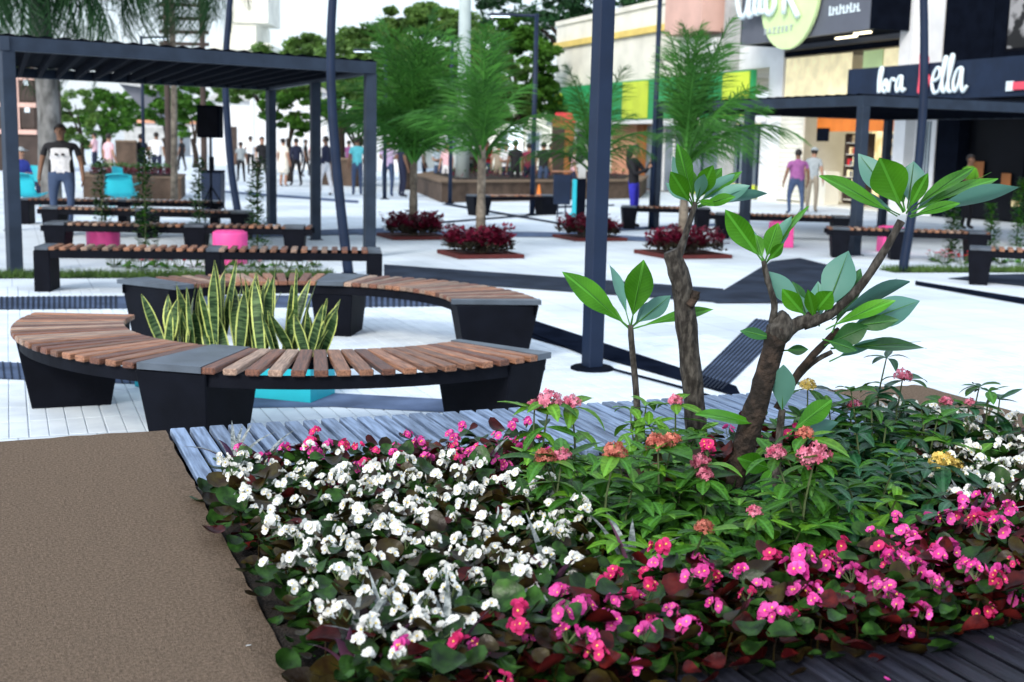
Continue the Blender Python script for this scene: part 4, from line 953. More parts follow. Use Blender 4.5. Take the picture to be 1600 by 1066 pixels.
L_l2=[[(e0+.45,.1),(e0+.6,.6),(e0+.72,1.1),(e0+.62,1.15),(e0+.55,.7),(e0+.6,.1),(e0+.75,.05)],[(e0+.75,.05),(e0+.92,.6),(e0+1.04,1.15),(e0+.94,1.2),(e0+.86,.7),(e0+.9,.1),(e0+1.05,.05)]]
L_a2=[[(e0+1.45,.8),(e0+1.25,.7),(e0+1.12,.35),(e0+1.2,.05),(e0+1.36,.2),(e0+1.5,.8),(e0+1.52,.25),(e0+1.62,.02),(e0+1.8,.2)]]
stroke(t,'letters','white_letter',L_e+L_l2+L_a2,3.28,3.05,2.19,.70,.045,ca)
pt(t,'lipstick_sign','hot_pink_sign',(-6,-1.55,2.15,2.2,3.05,3.22),sub=ca); pt(t,'lipstick_tip','white_letter',(-1.54,-1.34,2.15,2.2,3.03,3.24),sub=ca)
for s in (-1.9,-2.25): ob('spotlight',MB().add(tube([(s,2.05,3.78),(s,2.05,4.15)],.015,6)).add(ball((s,2.08,4.2),.08,8,6)).mesh('spot','white_letter'),ca)
ob('brace',MB().add(tube([(.2,.03,3.9),(-5,.03,5.0)],.04,6)).mesh('brace','concrete'),t)
# white pilaster with barred window
t=shop('white_pilaster_house','narrow white house front with barred window between bakery and dark shop')
pt(t,'wall','white_paint',(3.62,4.95,-8,-.02,3.3,9.5),(4.42,4.95,-8,-.02,0,3.3),(3.62,3.8,-8,-.02,0,3.3),(3.8,4.42,-8,-.02,0,.7),(3.8,4.42,-8,-.02,2.5,3.3)); pt(t,'pilaster','white_paint',(4.5,5.0,-.015,.28,0,9.4))
wn=pt(t,'window','glass_far',(3.8,4.42,-.25,-.2,.7,2.5))
for k in range(5): pt(t,'bar','white_letter',(3.86+k*.12,3.88+k*.12,-.1,-.08,.72,2.48),sub=wn)
# bakery style shop with round lime sign
t=shop('lit_shop','brightly lit shop with black fascia and round lime sign')
pt(t,'side_wall','white_paint',(11.1,11.9,-6,.02,0,9),(5.02,5.35,-6,-.02,0,9)); pt(t,'back_wall','lit_cream',(5.36,11.08,-3.6,-3.5,0,4.6)); pt(t,'ceiling','white_paint',(5.36,11.08,-3.5,-.3,3.15,3.3)); pt(t,'floor','cream_wall',(5.36,11.08,-3.5,.02,.0,.05)); pt(t,'upper_wall','fascia',(5.02,11.9,-6,-.05,4.75,9))
tr=pt(t,'transom','navy_dark',(5.36,11.1,-.06,.0,3.05,3.15),(5.36,11.1,-.06,.0,4.55,4.72)); pt(t,'transom_light','cream_paper',(7.55,11.0,-.05,-.02,3.16,4.5),sub=tr); pt(t,'transom_light','pale_lime',(6.1,7.0,-.05,-.02,3.16,4.5),sub=tr); pt(t,'transom_light','cream_paper',(5.4,6.05,-.05,-.02,3.16,4.5),sub=tr)
for k in range(4): ob('downlight',MB().add(lathe([(.12,0),(.12,.03)],12)).mesh('dl','lamp_white'),t,T(6+k*1.4,-1.6,3.11))
fa=pt(t,'fascia','fascia',(4.65,11.2,1.35,1.53,4.86,7.6)); pt(t,'fascia_end','navy_dark',(4.62,4.64,.02,1.53,4.86,7.6)); pt(t,'fascia_end','navy_dark',(11.21,11.25,.02,1.53,4.86,7.6)); pt(t,'soffit','navy_dark',(4.65,11.2,-.04,1.34,4.9,4.97))
pt(t,'tube_light','lamp_white',(5.4,6.1,.9,1.0,4.84,4.89)); pt(t,'tube_light','lamp_white',(6.6,7.6,.5,.56,4.84,4.89))
n=40; dsk=[(8.35+1.5*math.cos(2*math.pi*k/n),6.05+1.5*math.sin(2*math.pi*k/n)) for k in range(n)]
sg=ob('round_sign',MB().add(([(a,1.60,b) for a,b in dsk]+[(a,1.70,b) for a,b in dsk],[tuple(range(n)),tuple(range(2*n-1,n-1,-1))]+[(i,n+i,n+(i+1)%n,(i+1)%n) for i in range(n)])).mesh('round','pale_lime'),t)
S_=[[(0,1.0),(-.15,.6),(.05,.1),(.3,.2),(.42,.75),(.4,.1),(.6,.15)],[(.6,.15),(.78,.9),(.66,.9),(.64,.2),(.82,.1)],[(.82,.1),(1.0,.95),(.88,.95),(.86,.2),(1.04,.12)],[(1.3,.6),(1.12,.45),(1.12,.15),(1.3,.05),(1.46,.25),(1.3,.6)],[(1.85,.0),(1.85,1.1)],[(1.85,1.0),(2.2,.9),(2.1,.5),(1.87,.5),(2.4,-.1)]]
stroke(t,'script_letters','white_letter',S_,10.9,5.55,1.80,1.35,.085,sg)
word(t,'small_letters','grey_letter','B A Z Z E R T',9.55,5.05,1.73,.26,sg)
g=MB(); x=6.5
for k in range(9):
    hq=.22 if k%3 else .26; g.add(bx(x-.05,x,1.535,1.56,5.35,5.35+hq)); g.add(bx(x-.12,x-.052,1.535,1.56,5.35+(k%2)*hq*.5,5.40+(k%2)*hq*.5)); x-=.16
ob('fascia_letters',g.mesh('letters','white_letter'),fa)
# shutter slats
for k in range(20): pt(t,'shutter_slat','cream_wall',(9.75,11.05,-.03,.03,.1+k*.148,.235+k*.148))
pt(t,'valance','orange',(5.4,9.7,-.5,-.42,2.25,3.0))
for s,w_s,o_ in ((5.5,.9,-.9),(6.75,.75,-1.3),(7.75,.9,-.8),(8.85,.85,-1.5)):
    sh=pt(t,'shelf_unit','stone_dark',(s,s+w_s,o_-.35,o_-.3,.1,2.2),(s-.03,s,o_-.35,o_,.1,2.2),(s+w_s,s+w_s+.03,o_-.35,o_,.1,2.2))
    for j in range(6):
        pt(t,'shelf','cream_wall',(s,s+w_s,o_-.29,o_,.2+j*.34,.225+j*.34),sub=sh)
        x=s+.03
        while x<s+w_s-.12:
            q=U(.07,.16); pt(t,'goods',random.choice(('cloth_goods','cloth_goods','cream_paper','red','teal','fascia','orange','pinkish')) if False else random.choice(('cloth_goods','cloth_goods','cream_paper','red','fascia','stone_dark')),(x,x+q,o_-.25,o_-.04,.23+j*.34,.23+j*.34+U(.1,.26)),sub=sh); x+=q+.025
pt(t,'counter','cream_wall',(8.75,9.65,-.7,-.2,.05,1.05)); pt(t,'hanging_sign','navy_dark',(9.0,9.6,-.4,-.36,1.95,2.35))
# middle building with green signs
t=shop('green_sign_store','white store front with long green and lime sign behind the palms')
pt(t,'wall','white_paint',(11.95,17.4,-6,-.02,4.3,7.6),(11.95,12.3,-6,-.02,0,2.6)); pt(t,'inner_wall','lit_cream',(12.3,17.4,-2,-1.9,0,2.6)); pt(t,'inner_floor','concrete',(12.3,17.4,-1.9,0,.0,.04))
pt(t,'pink_storey','pink_wall',(14.6,17.3,-5,1.1,5.6,9)); pt(t,'downpipe','concrete',(13.9,14.4,.0,.35,0,9)); pt(t,'shutter_box','white_paint',(14.6,17.2,.02,.5,4.9,5.4))
fa=pt(t,'sign','green_sign',(11.95,29.6,.45,.6,2.7,4.2)); pt(t,'sign_edge','white_paint',(11.95,29.6,.0,.62,2.55,2.69))
pt(t,'lime_panel','lime',(12.1,13.8,.61,.64,2.75,4.15),sub=fa); pt(t,'lime_panel','lime',(19.4,21.6,.61,.64,2.75,4.15),sub=fa)
stroke(t,'letters','lime',[[(0,0),(.1,.6),(.3,.9),(.5,.6)],[(.25,0),(.25,.5)],[(.7,.0),(.7,.9),(.95,.7),(.7,.45)]],28.7,2.95,.66,1.0,.07,fa)
for k in range(4):
    w_=pt(t,'window','navy',(12.4+k*1.25,12.46+k*1.25,-.1,.0,.05,2.5)); pt(t,'pane','glass_far',(12.46+k*1.25,13.6+k*1.25,-.07,-.05,.5,2.5),sub=w_)
pt(t,'dado','lime',(12.4,17.35,-.09,-.02,.05,.48))
# cream building
t=shop('cream_building','cream two storey building with yellow cornice behind the big post')
pt(t,'upper_wall','cream_wall',(17.45,30.2,-8,-.02,4.2,7.0)); pt(t,'cornice','yellow_trim',(17.45,30.2,.0,.12,6.0,6.25)); pt(t,'parapet','cream_wall',(17.45,30.2,-.3,.06,7.0,7.2)); pt(t,'ground_wall','cream_wall',(23.8,30.2,-8,-.02,0,2.6)); pt(t,'terracotta_wall','terracotta',(21.4,23.75,-8,.02,.4,2.54)); pt(t,'brown_pillar','brown_trim',(20.7,21.3,-.3,.1,0,2.54)); pt(t,'plinth','white_paint',(21.4,23.75,-.2,.6,0,.4)); pt(t,'back_wall','cream_paper',(17.45,20.65,-1.6,-1.5,0,2.6))
for k in range(4):
    w_=pt(t,'window','white_paint',(17.5+k*.8,17.56+k*.8,-.1,.02,.05,2.5)); pt(t,'pane','glass_far',(17.56+k*.8,18.28+k*.8,-.05,-.03,.05,2.5),sub=w_)
for k in range(3):
    w_=pt(t,'window','white_paint',(24.4+k*2,25.5+k*2,-.02,.04,.9,2.3)); pt(t,'pane','glass',(24.48+k*2,25.42+k*2,.042,.05,.98,2.22),sub=w_)
w_=ob('floodlight',MB().add(box(.35,.2,.3,.02)).mesh('fl','concrete'),t,T(23.2,.7,4.45)); ob('lens',MB().add(box(.28,.02,.22,.002)).mesh('l','lamp_white'),w_,T(0,.11,.03))

# ================================================================ FAR BUILDINGS
def farb(name,label,px0,px1,dep,z1,depth=10,mt='white_paint',cat='building'):
    a=G(px0,dep);b=G(px1,dep); t=thing(name,label,cat,a); W=(b-a).length
    ob('wall',MB().add(bx(0,W,0,depth,0,z1)).mesh('wall',mt),t); return t,W
t,W=farb('white_hall','long white hall with ribbed wall behind the left pergola',392,640,72,4.3)
for k in range(int(W/.7)): ob('rib',MB().add(bx(k*.7+.1,k*.7+.2,-.1,-.005,0,4.2)).mesh('rib','white_paint'),t)
ob('roof',MB().add(prism([(-.3,4.31),(W+.3,4.31),(W/2,5.6)],-.4,10)).mesh('roof','concrete'),t,Matrix.Rotation(math.pi/2,4,'X')@Matrix.Scale(-1,4,(0,0,1)))
t,W=farb('white_gable_house','white gabled house seen past the bent post',334,396,80,4.0)
ob('roof',MB().add(prism([(-.3,4.01),(W+.3,4.01),(W/2,5.2)],-.4,10)).mesh('roof','concrete'),t,Matrix.Rotation(math.pi/2,4,'X')@Matrix.Scale(-1,4,(0,0,1)))
ob('door',MB().add(bx(W*.4,W*.6,-.05,-.002,0,2.4)).mesh('door','stone_dark'),t)
t,W=farb('beige_tower','pale stepped beige tower above the left pergola',340,420,95,8.7,8,'cream_wall'); ob('upper_block',MB().add(bx(W*.2,W*.75,.5,6,8.705,10.2)).mesh('b','cream_wall'),t); ob('top_block',MB().add(bx(W*.32,W*1.0,.2,5,10.205,12.5)).mesh('b','cream_wall'),t); ob('cornice',MB().add(bx(-.3,W+.3,-.3,.0,8.2,8.7)).mesh('c','cream_wall'),t)
t,W=farb('brown_building','dark brown building with pale window grid behind the left post',-90,62,56,5.6,3,'stone_dark')
for r in range(3):
    for c_ in range(3):
        x=W-2.15+c_*.72; z=1.9+r*1.18; wn=ob('window',MB().add(bx(x,x+.62,-.06,-.003,z,z+.95)).mesh('w','stone_dark'),t); ob('lamp',MB().add(bx(x+.2,x+.42,-.075,-.062,z+.68,z+.9)).mesh('l','white_letter'),wn)
    ob('ledge',MB().add(bx(W-2.3,W,-.12,-.003,1.62+r*1.18,1.82+r*1.18)).mesh('ledge','pink_wall'),t)
for c_ in range(2): ob('mullion',MB().add(bx(W-2.15+.64+c_*.72,W-2.15+.70+c_*.72,-.13,-.07,1.83,5.2)).mesh('m','pink_wall'),t)
t,W=farb('grey_stand','grey sloped grandstand roof beyond the street on the left',196,262,110,2.5,8,'concrete')
ob('roof',MB().add(prism([(-.5,6.2),(W+.5,5.6),(W+.5,6.6),(-.5,7.0)],-2,8)).mesh('roof','concrete'),t,Matrix.Rotation(math.pi/2,4,'X')@Matrix.Scale(-1,4,(0,0,1))); ob('stand_slope',MB().add(prism([(0,6.1),(W*.9,2.6),(W*.9,5.5)],-1,7)).mesh('s','fascia'),t,Matrix.Rotation(math.pi/2,4,'X')@Matrix.Scale(-1,4,(0,0,1)))
t,W=farb('low_white_house','low white house at the far end of the street, left of the hall',225,330,125,3.0); ob('roof',MB().add(bx(-.4,W+.4,-.4,10,3.005,3.3)).mesh('roof','terracotta'),t)
t,W=farb('distant_white_house','distant white house between the palms behind the planter',640,860,85,4.2,8,'cream_wall')
for k in range(5): 
    wn=ob('window',MB().add(bx(.6+k*1.8,1.6+k*1.8,-.06,-.003,1.2,2.6)).mesh('w','white_paint'),t); ob('pane',MB().add(bx(.7+k*1.8,1.5+k*1.8,-.075,-.065,1.3,2.5)).mesh('p','glass_far'),wn)
ob('roof',MB().add(bx(-.4,W+.4,-.5,8,4.205,4.5)).mesh('roof','concrete'),t)

# ================================================================ TREES
def tree(label,b,h,r,crowns,size,mt,n,grp='street trees',name='tree'):
    t=thing(name,label,'tree',b,0,grp)
    g=MB(); g.add(tube(smooth_line([(0,0,0),(U(-.1,.1),0,h*.4),(U(-.2,.2),U(-.2,.2),h)],4),[r*1.25,r*1.05,r,r,r*.95,r*.9,r*.85,r*.8,r*.7],9)); ob('trunk',g.mesh('trunk','bark',True),t)
    g=MB()
    for c,rad in crowns:
        for j in range(3):
            e=V(c)+V((U(-.6,.6)*rad[0],U(-.6,.6)*rad[1],U(-.2,.5)*rad[2])); ob('limb',MB().add(tube(smooth_line([(0,0,h*.85),(e.x*.5,e.y*.5,(h+e.z)*.5),tuple(e)],3),[r*.55,r*.45,r*.4,r*.35,r*.3,r*.2,r*.1],6)).mesh('limb','bark',True),t)
        vol=rad[0]*rad[1]*rad[2]; nc=int(26+vol*4)
        for k in range(nc):
            d=V((random.gauss(0,1),random.gauss(0,1),random.gauss(0,1))).normalized()*(.35+.65*random.random()**.5)
            p=(c[0]+d.x*rad[0],c[1]+d.y*rad[1],c[2]+d.z*rad[2]); q=U(.2,.5)*min(1.3,(vol**.333)*.42)
            leaf_cloud(g,p,(q*1.35,q*1.35,q*.8),int(1.6*n/nc),size)
    f=ob('crown',g.mesh('crown',mt),t); return t
tree('broad light green tree behind the right half of the left pergola',G(662,52)+V((-3.4,0,0)),2.2,.17,(((-1.8,0,4.3),(2.6,2,1.3)),((1.2,0,4.6),(2.4,2,1.5)),((-.3,0,5.2),(2,2,.9))),.15,'tree_leaf_light',4200)
tree('spreading green tree behind the leftmost young palm',G(640,44),2.0,.16,(((-1.2,0,4.1),(2.2,1.6,1.7)),((1.4,0,4.5),(2.2,1.6,1.7)),((0,0,3.0),(1.9,1.3,1.2)),((.2,0,5.6),(1.6,1.4,.8))),.115,'tree_leaf_light',6500)
tree('green tree behind the pale concrete pole',G(745,47),2.0,.15,(((.2,0,3.9),(1.8,1.6,1.5)),((-1.3,0,4.4),(1.4,1.4,.9)),((1.1,0,2.9),(1,1,.9))),.11,'tree_leaf_light',4200)
tree('small green tree seen between the pergola posts',G(452,50),1.7,.12,(((0,0,2.9),(1.2,1.1,1.1)),),.12,'tree_leaf',2600)
tree('green tree in front of the white hall right of the pergola corner',G(560,46),1.5,.12,(((-.5,0,2.7),(1.1,1,.8)),((.5,0,3.0),(1.2,1,.8))),.12,'tree_leaf',2600)
tree('tall sparse tree above the cream building roof',G(900,70),6.2,.3,(((-3,0,8.4),(3.4,2.4,1.7)),((2,0,8.8),(3.6,2.4,1.8))),.17,'tree_leaf_dark',3000)
tree('tree beside the slim lamp post arm, above the notice board',G(812,56),3,.2,(((0,0,5.0),(1.6,1.6,1.6)),((.8,0,3.6),(1.3,1.2,1.0)),((-.6,0,6.4),(1.2,1.2,.9))),.15,'tree_leaf',3200)
tree('round green tree at the far left beyond the man in jeans',G(132,70),1.5,.15,(((0,0,2.6),(1.5,1.5,1.6)),),.14,'tree_leaf_light',2400)
tree('far dark green tree on the street left of the grandstand',G(165,95),2,.2,(((0,0,3.4),(2.4,2,1.8)),),.2,'tree_leaf',2400)
tree('far tree right of the grandstand roof',G(262,80),1.6,.18,(((0,0,3.6),(1.6,1.5,2.0)),),.17,'tree_leaf',2600)
tree('far slim tree behind the loudspeaker',G(306,70),1.6,.16,(((0,0,3.4),(1.1,1.1,1.9)),),.16,'tree_leaf',2400)
tree('tree behind the left pergola at the hall corner',G(425,62),2.4,.16,(((0,0,4.7),(2.0,1.6,1.2)),((-2,0,4.2),(1.4,1.2,.8))),.15,'tree_leaf_light',3000)
for k,(px,d,lab) in enumerate(((60,130,'distant tree behind the dark brown building'),(215,150,'distant tree at the end of the street'),(700,120,'distant tree behind the far white house'),(520,110,'distant tree above the hall roof'),(960,110,'distant tree rising behind the cream building'))):
    tree(lab,G(px,d),2.5,.25,(((0,0,4.6),(3.6,3,2.6)),),.26,'tree_leaf',2600)
# tall palm on the left
FP=[frond_mesh(1.0,dr,40,.34,'tree_leaf_dark',1.3) for dr in (1.1,1.7)]
t=thing('tall_palm','tall old palm with pale trunk and hanging fronds at top left','palm tree',G(77,30),0)
ob('trunk',MB().add(tube(smooth_line([(0,0,0),(.05,0,2),(-.05,0,3.9),(-.1,0,5.6)],4),[.30,.28,.27,.26,.25,.25,.24,.24,.24,.25,.26,.27,.24],12)).mesh('trunk','bark_pale',True),t)
for k in range(40):
    az=k*2.4; e=1.0-1.9*(k/40); ob('frond',FP[k%2],t,axes((-.1,0,5.55-.25*k/40),(math.cos(az),math.sin(az),e),(0,0,1),U(2.2,3.3)))
t=thing('tall_palm','second tall palm at the top, its fronds hanging between trunk and utility frame','palm tree',G(272,31),0)
ob('trunk',MB().add(tube([(0,0,0),(.05,0,3),(0,0,6.1)],[.085,.075,.07],10)).mesh('trunk','palm_bark',True),t)
for k in range(36):
    az=k*2.4; e=.9-1.9*(k/36); ob('frond',FP[k%2],t,axes((0,0,6.0),(math.cos(az),math.sin(az),e),(0,0,1),U(2.1,2.9)))
# ================================================================ PEOPLE
def cm(n,c): mat('cloth_'+n,c,.85,.12,12,.15,40)
for n,c in dict(white=(.72,.73,.76),black=(.012,.012,.016),jeans=(.045,.075,.15),navy=(.015,.02,.05),teal=(.10,.48,.55),lilac=(.55,.42,.62),purple=(.30,.10,.28),cream=(.70,.66,.58),pinkp=(.72,.45,.50),blue=(.03,.03,.42),maroon=(.18,.02,.05),grey=(.30,.34,.36),khaki=(.30,.26,.20),green=(.16,.50,.03),royal=(.03,.05,.30),red=(.5,.03,.04),lightblue=(.4,.5,.6)).items(): cm(n,c)
def joints(h,arms,sit=False,wide=1.0):
    k=h/1.72; J={}
    def j(n,x,y,z,r): J[n]=(V((x,y,z))*k,r*k)
    j('pelvis',0,0,.94,.125*wide); j('spine',0,0,1.12,.118*wide); j('chest',0,.0,1.30,.135*wide); j('neck',0,.01,1.46,.055); j('head0',0,-.005,1.55,.068); j('head1',0,-.012,1.625,.088); j('head2',0,-.005,1.69,.066)
    for s,n in ((-1,'l'),(1,'r')):
        j('sh'+n,s*.175*wide,.01,1.39,.062)
        if arms=='phone' and n=='r': j('el'+n,s*.26,-.16,1.16,.044); j('wr'+n,s*.13,-.30,1.38,.032); j('ha'+n,s*.11,-.33,1.45,.03)
        elif arms=='phone': j('el'+n,s*.22,-.10,1.13,.044); j('wr'+n,s*.02,-.30,1.25,.032); j('ha'+n,s*-.03,-.33,1.31,.03)
        elif arms=='fold': j('el'+n,s*.24,-.05,1.12,.046); j('wr'+n,s*.02,-.20,1.14,.034); j('ha'+n,s*-.06,-.20,1.16,.032)
        else: j('el'+n,s*(.235*wide),.03,1.12,.046); j('wr'+n,s*(.26*wide),-.05,.88,.033); j('ha'+n,s*(.26*wide),-.08,.80,.032)
        st=.05 if arms=='walk' else 0
        j('hi'+n,s*.09*wide,0,.90,.095*wide)
        if sit: j('kn'+n,s*.12,-.42,.93,.066); j('an'+n,s*.12,-.40,.53,.046); j('to'+n,s*.12,-.54,.47,.036)
        else: j('kn'+n,s*(.105*wide),-.03-s*st*2,.49,.064); j('an'+n,s*.11,.03-s*st*3,.085,.047); j('to'+n,s*.125,-.12-s*st*3,.045,.038)
    return J
EDG=[('pelvis','spine','shirt'),('spine','chest','shirt'),('chest','neck','shirt'),('neck','head0','skin'),('head0','head1','skin'),('head1','head2','skin')]
for n in 'lr': EDG+=[('chest','sh'+n,'shirt'),('sh'+n,'el'+n,'sleeve'),('el'+n,'wr'+n,'fore'),('wr'+n,'ha'+n,'skin'),('pelvis','hi'+n,'trouser'),('hi'+n,'kn'+n,'trouser'),('kn'+n,'an'+n,'shin'),('an'+n,'to'+n,'shoe')]
PPL=[]
def person(label,loc,face,h,shirt,trouser,arms='down',skin='skin',hair='short',sleeve='half',shin=None,wide=1.0,extra=None,sit=False,grp='people in the plaza',shirt_z=None):
    J=joints(h,arms,sit,wide); names=list(J); me=bpy.data.meshes.new('sk'); me.from_pydata([J[n][0] for n in names],[(names.index(a),names.index(b)) for a,b,_ in EDG],[])
    o=bpy.data.objects.new('sk',me); COL.objects.link(o); sm=o.modifiers.new('s','SKIN'); sm.use_smooth_shade=True; ss=o.modifiers.new('d','SUBSURF'); ss.levels=2 if loc[1]<24 else 1; ss.render_levels=ss.levels
    for i,n in enumerate(names):
        r=J[n][1]; sv=me.skin_vertices[0].data[i]; fl=(1.25,.82) if n in('pelvis','spine','chest') else (1,1); sv.radius=(r*fl[0],r*fl[1]); sv.use_root=(n=='pelvis')
    PPL.append((o,J,label,loc,face,h,shirt,trouser,skin,hair,sleeve,shin,extra,grp,arms))
def finish_people():
    dg=bpy.context.evaluated_depsgraph_get(); dg.update()
    for (o,J,label,loc,face,h,shirt,trouser,skin,hair,sleeve,shin,extra,grp,arms) in PPL:
        e=o.evaluated_get(dg); me0=e.to_mesh(); k=h/1.72
        g=MB(); g.v=[tuple(v.co) for v in me0.vertices]; g.f=[tuple(p.vertices) for p in me0.polygons]; e.to_mesh_clear()
        mats=[skin,shirt,trouser,'shoe','hair']; seg=[(J[a][0],J[b][0],(J[a][1]+J[b][1])/2,t) for a,b,t in EDG]
        for f in g.f:
            c=sum((V(g.v[i]) for i in f),V())/len(f); best=None
            for a,b,r,tt in seg:
                ab=b-a; u=max(0,min(1,(c-a).dot(ab)/ab.length_squared)); d=(c-(a+ab*u)).length-r
                if best is None or d<best[0]: best=(d,tt,u)
            tt,u=best[1],best[2]
            if c.z>1.475*k and tt!='fore' and tt!='sleeve': tt='skin'
            mi={'shirt':1,'skin':0,'trouser':2,'shoe':3}.get(tt,0)
            if tt=='sleeve': mi=1 if (sleeve!='half' or u<.62) else 0
            if tt=='fore': mi=1 if sleeve=='long' else 0
            if tt=='shin': mi=2 if shin is None else 0
            if tt=='trouser' and c.z>.97*k: mi=1
            if tt=='shirt' and c.z<.93*k: mi=2
            g.m.append(mi)
        # nose, ears, eyes, mouth
        hc=J['head1'][0]; r=J['head1'][1]
        g.add(tube([(hc.x,hc.y-r*.82,hc.z+.01*k),(hc.x,hc.y-r*1.14,hc.z-.025*k),(hc.x,hc.y-r*.85,hc.z-.035*k)],[.008*k,.014*k,.01*k],6),0)
        for s in (-1,1):
            g.add(ball((hc.x+s*r*.93,hc.y+.012,hc.z-.01*k),(.010*k,.022*k,.032*k),6,5),0)
            g.add(ball((hc.x+s*.033*k,hc.y-r*.80,hc.z+.018*k),.0125*k,6,5),4)
        g.add(ball((hc.x,hc.y-r*.83,hc.z-.058*k),(.024*k,.012*k,.006*k),6,4),0)
        # hands: four fingers and a thumb
        for n,s in (('l',-1),('r',1)):
            a=J['wr'+n][0]; b=J['ha'+n][0]; d=(b-a).normalized(); sd=d.cross(V((1,0,0))).normalized(); tip=b+d*.02*k; nrm=d.cross(sd)
            for q in range(4):
                p=tip+sd*(q-1.5)*.017*k; L=(.062,.072,.068,.052)[q]*k; g.add(tube([tuple(p-d*.02*k),tuple(p+d*L*.55+nrm*.006*s),tuple(p+d*L+nrm*.022*k*s)],[.009*k,.0085*k,.006*k],5),0)
            p=b-sd*.03*k; g.add(tube([tuple(b-d*.03*k),tuple(p+d*.012*k),tuple(p-sd*.012*k+d*.04*k)],[.011*k,.010*k,.007*k],5),0)
        t=ob('person',g.mesh('body',mats,True),None,T(V(loc))@RZ(face)); tag(t,label,'person',grp)
        hg=MB(); vs,fs=ball((hc.x,hc.y+.012*k,hc.z+.02*k),(r*1.10,r*1.16,r*1.18),14,10)
        fs=[f for f in fs if (lambda c:(c.z>hc.z+.05*k and c.y>hc.y-.085*k) or c.y>hc.y+.02*k and c.z>hc.z-.05*k)(sum((V(vs[i]) for i in f),V())/len(f))]
        hg.add((vs,fs))
        if hair=='long': hg.add(tube(smooth_line([(hc.x,hc.y+.06*k,hc.z+.05*k),(hc.x,hc.y+.11*k,hc.z-.08*k),(hc.x,hc.y+.12*k,hc.z-.28*k),(hc.x,hc.y+.11*k,hc.z-.42*k)],3),[r*.7,r*.95,r*1.05,r*1.0,r*1.0,r*.95,r*.9,r*.8,r*.6,r*.3],9))
        if hair=='bun': hg.add(ball((hc.x,hc.y+.11*k,hc.z+.06*k),.045*k,8,6))
        ob('hair',hg.mesh('hair','hair',True),t)
        if hair=='cap':
            cg=MB(); cv,cf=ball((hc.x,hc.y+.005*k,hc.z+.035*k),(r*1.16,r*1.2,r*1.05),14,10); cf=[f for f in cf if sum(cv[i][2] for i in f)/len(f)>hc.z+.04*k]; cg.add((cv,cf)); cg.add(bx(hc.x-.07*k,hc.x+.07*k,hc.y-.19*k,hc.y-.06*k,hc.z+.045*k,hc.z+.055*k)); ob('cap',cg.mesh('cap','cloth_grey',True),t)
        if extra=='print':
            c=J['chest'][0]; pg=MB()
            vs=[];fs=[]; src=MB(); 
            for i,f in enumerate(g.f[:len(g.f)]):
                cc=sum((V(g.v[q]) for q in f),V())/len(f)
                if g.m[i]==1 and cc.y<-.03 and abs(cc.x)<.15*k and cc.z<1.33*k and not 1.13*k<cc.z<1.15*k:
                    n=(V(g.v[f[1]])-V(g.v[f[0]])).cross(V(g.v[f[-1]])-V(g.v[f[0]])).normalized()*.004
                    j=len(pg.v); pg.v+=[tuple(V(g.v[q])+n) for q in f]; pg.f.append(tuple(range(j,j+len(f)))); pg.m.append(0)
            ob('shirt_front',pg.mesh('front','cloth_white',True),t)
            for s in (-1,1): ob('shirt_print',MB().add(ball((s*.05*k,-.155*k,1.24*k),(.03*k,.012*k,.022*k),8,5)).mesh('print','cloth_black'),t)
        if extra=='skirt':
            zt=1.05*k; ob('skirt',MB().add(lathe([(.16*k,zt),(.19*k,.9*k),(.21*k,.7*k),(.22*k,.52*k),(.2*k,.51*k)],18)).mesh('skirt',shirt,True),t,Matrix.Diagonal((1.05,.8,1,1)))
        if extra=='phone': ob('phone',MB().add(bx(.06*k,.13*k,-.40*k,-.385*k,1.44*k,1.57*k)).mesh('phone','black'),t)
        bpy.data.objects.remove(o)
BK=math.pi
person('man in a black and white printed shirt and jeans behind the left benches',G(97,21.5),R(12),1.78,'cloth_black','cloth_jeans','down',skin='skin_dark',wide=1.32,extra='print')
person('visitor in royal blue sitting at the far left among turquoise chairs',G(34,28.5)-V((0,0,.42)),R(60),1.72,'cloth_royal','cloth_navy','fold',hair='cap',sleeve='long',sit=True)
person('person in a pale pink shirt walking behind the turquoise chair',G(172,38),BK-.6,1.68,'cloth_pinkp','cloth_khaki','down')
person('man in a white shirt and dark trousers seen from behind on the left',G(246,46),BK,1.78,'cloth_white','cloth_navy','walk',skin='skin_dark',wide=1.1)
person('person in dark clothes partly behind the climbers and planter',G(222,42),BK,1.70,'cloth_black','cloth_navy','down')
person('child sized figure in grey by the bent post far away',G(377,48),BK+.4,1.5,'cloth_grey','cloth_black','walk',skin='skin_dark')
person('person in black walking left of the middle pergola post',G(410,44),.8,1.7,'cloth_black','cloth_black','walk')
person('woman in a cream dress between the pergola posts',G(443,44),BK-.5,1.66,'cloth_cream','cloth_cream','down',hair='bun',shin='bare',extra='skirt')
person('person in a navy jacket and pale trousers beside the cream dress',G(463,45),BK+.7,1.68,'cloth_navy','cloth_black','walk',sleeve='long')
person('man in a navy shirt and white trousers left of the bent post',G(509,37.5),R(250),1.74,'cloth_navy','cloth_white','walk',sleeve='long',skin='skin_dark')
person('small distant person in a purple shirt behind the brown block',G(545,52),BK,1.65,'cloth_purple','cloth_jeans','down')
person('man in a turquoise shirt and jeans seen from behind',P(558,306),BK+.15,1.74,'cloth_teal','cloth_jeans','down',skin='skin_dark')
person('man in a lilac shirt and jeans seen from behind by the palm',P(606,308),BK-.1,1.76,'cloth_lilac','cloth_jeans','fold',wide=1.12)
person('man in navy beside the man in the lilac shirt',P(628,309),R(120),1.76,'cloth_navy','cloth_navy','down',skin='skin_dark')
person('person in a light blue shirt behind the big planter',G(684,44),.5,1.6,'cloth_lightblue','cloth_jeans','fold')
person('woman in pink standing behind the slim dark lamp post',G(697,43),-.4,1.62,'cloth_pinkp','cloth_white','down',hair='long')
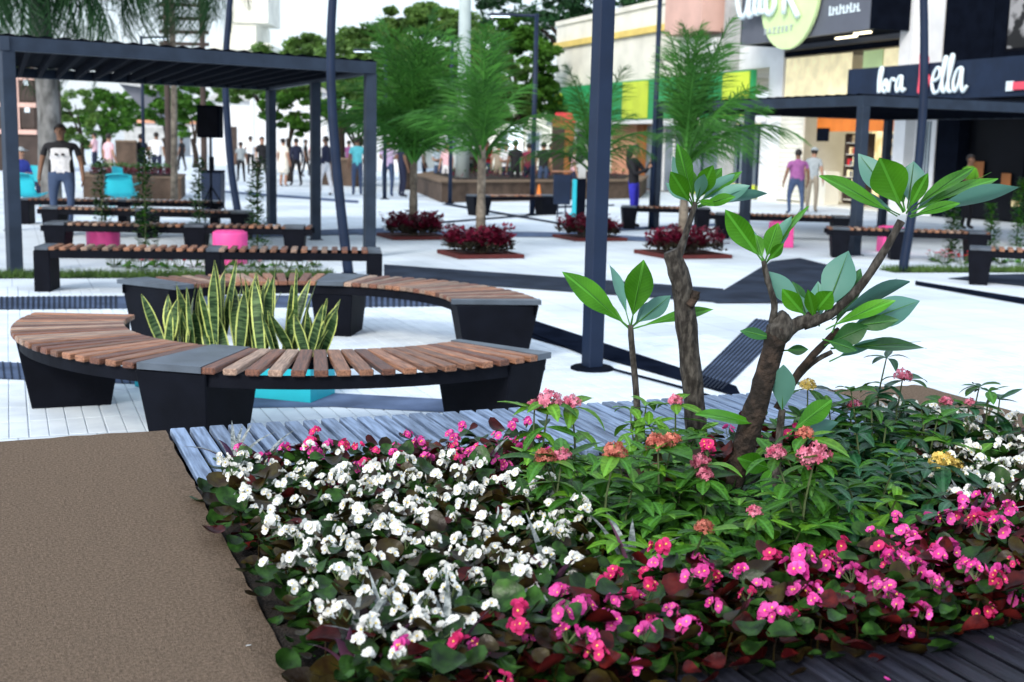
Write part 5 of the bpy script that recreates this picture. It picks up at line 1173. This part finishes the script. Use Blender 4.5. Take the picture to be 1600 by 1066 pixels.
person('person in pale grey behind the slim palm',G(778,44),BK,1.68,'cloth_khaki','cloth_khaki','down')
person('person in white in the group behind the planter',G(790,42.5),.4,1.66,'cloth_white','cloth_navy','fold')
person('man in black in the group behind the planter seat',G(804,39.5),R(200),1.76,'cloth_black','cloth_black','down',skin='skin_dark')
person('person in maroon just left of the slim lamp post',G(825,40.5),R(160),1.68,'cloth_maroon','cloth_navy','down')
person('person in dark clothing just right of the slim lamp post',G(848,39.5),BK,1.72,'cloth_black','cloth_jeans','down')
person('woman in a pale pink top beside the brown kiosk column',G(895,39),R(100),1.62,'cloth_pinkp','cloth_navy','down',hair='long')
person('woman in black top and bright blue trousers holding up a phone',P(988,357),R(65),1.66,'cloth_black','cloth_blue','phone',hair='long',sleeve='long',extra='phone')
person('woman in a purple top and jeans before the lit shop',P(1242,336),BK+.25,1.66,'cloth_purple','cloth_jeans','walk',skin='skin_dark',hair='bun',wide=1.35)
person('man with a grey cap beside the woman in purple',G(1269,33.8),BK-.5,1.72,'cloth_grey','cloth_khaki','down',hair='cap')
person('person in a bright green shirt at the dark shop door',G(1513,27.5),R(30),1.62,'cloth_green','cloth_black','fold',skin='skin_dark')
cols=['cloth_white','cloth_navy','cloth_black','cloth_pinkp','cloth_lightblue','cloth_maroon','cloth_teal','cloth_cream','cloth_grey','cloth_red','cloth_white','cloth_navy','cloth_black','cloth_pinkp']
for k,(px,d,lab) in enumerate(((392,58,'far person in white between the bent post and the pergola'),(425,60,'far person in navy seen beside the pergola back post'),(478,57,'far person in black between two pergola posts'),(490,60,'far person in pale pink behind the pergola post'),(531,55,'far person in light blue behind the brown block'),(575,54,'far person in maroon right of the man in turquoise'),(645,50,'far person in turquoise behind the leftmost young palm'),(662,48,'far person in cream left of the big planter'),(735,48,'far person in grey behind the pale pole'),(760,47,'far person in red behind the slim palm'),(815,47,'far person in white behind the maroon clothed one'),(860,45,'far person in navy at the brown kiosk column'),(285,62,'far person in black on the street left of the loudspeaker'),(150,55,'far person in pink on the street beyond the man in jeans'))):
    person(lab,G(px,d),U(0,6.28),U(1.6,1.76),cols[k],random.choice(('cloth_jeans','cloth_navy','cloth_black')),random.choice(('walk','down','fold')),skin=random.choice(('skin','skin_dark')))
finish_people()
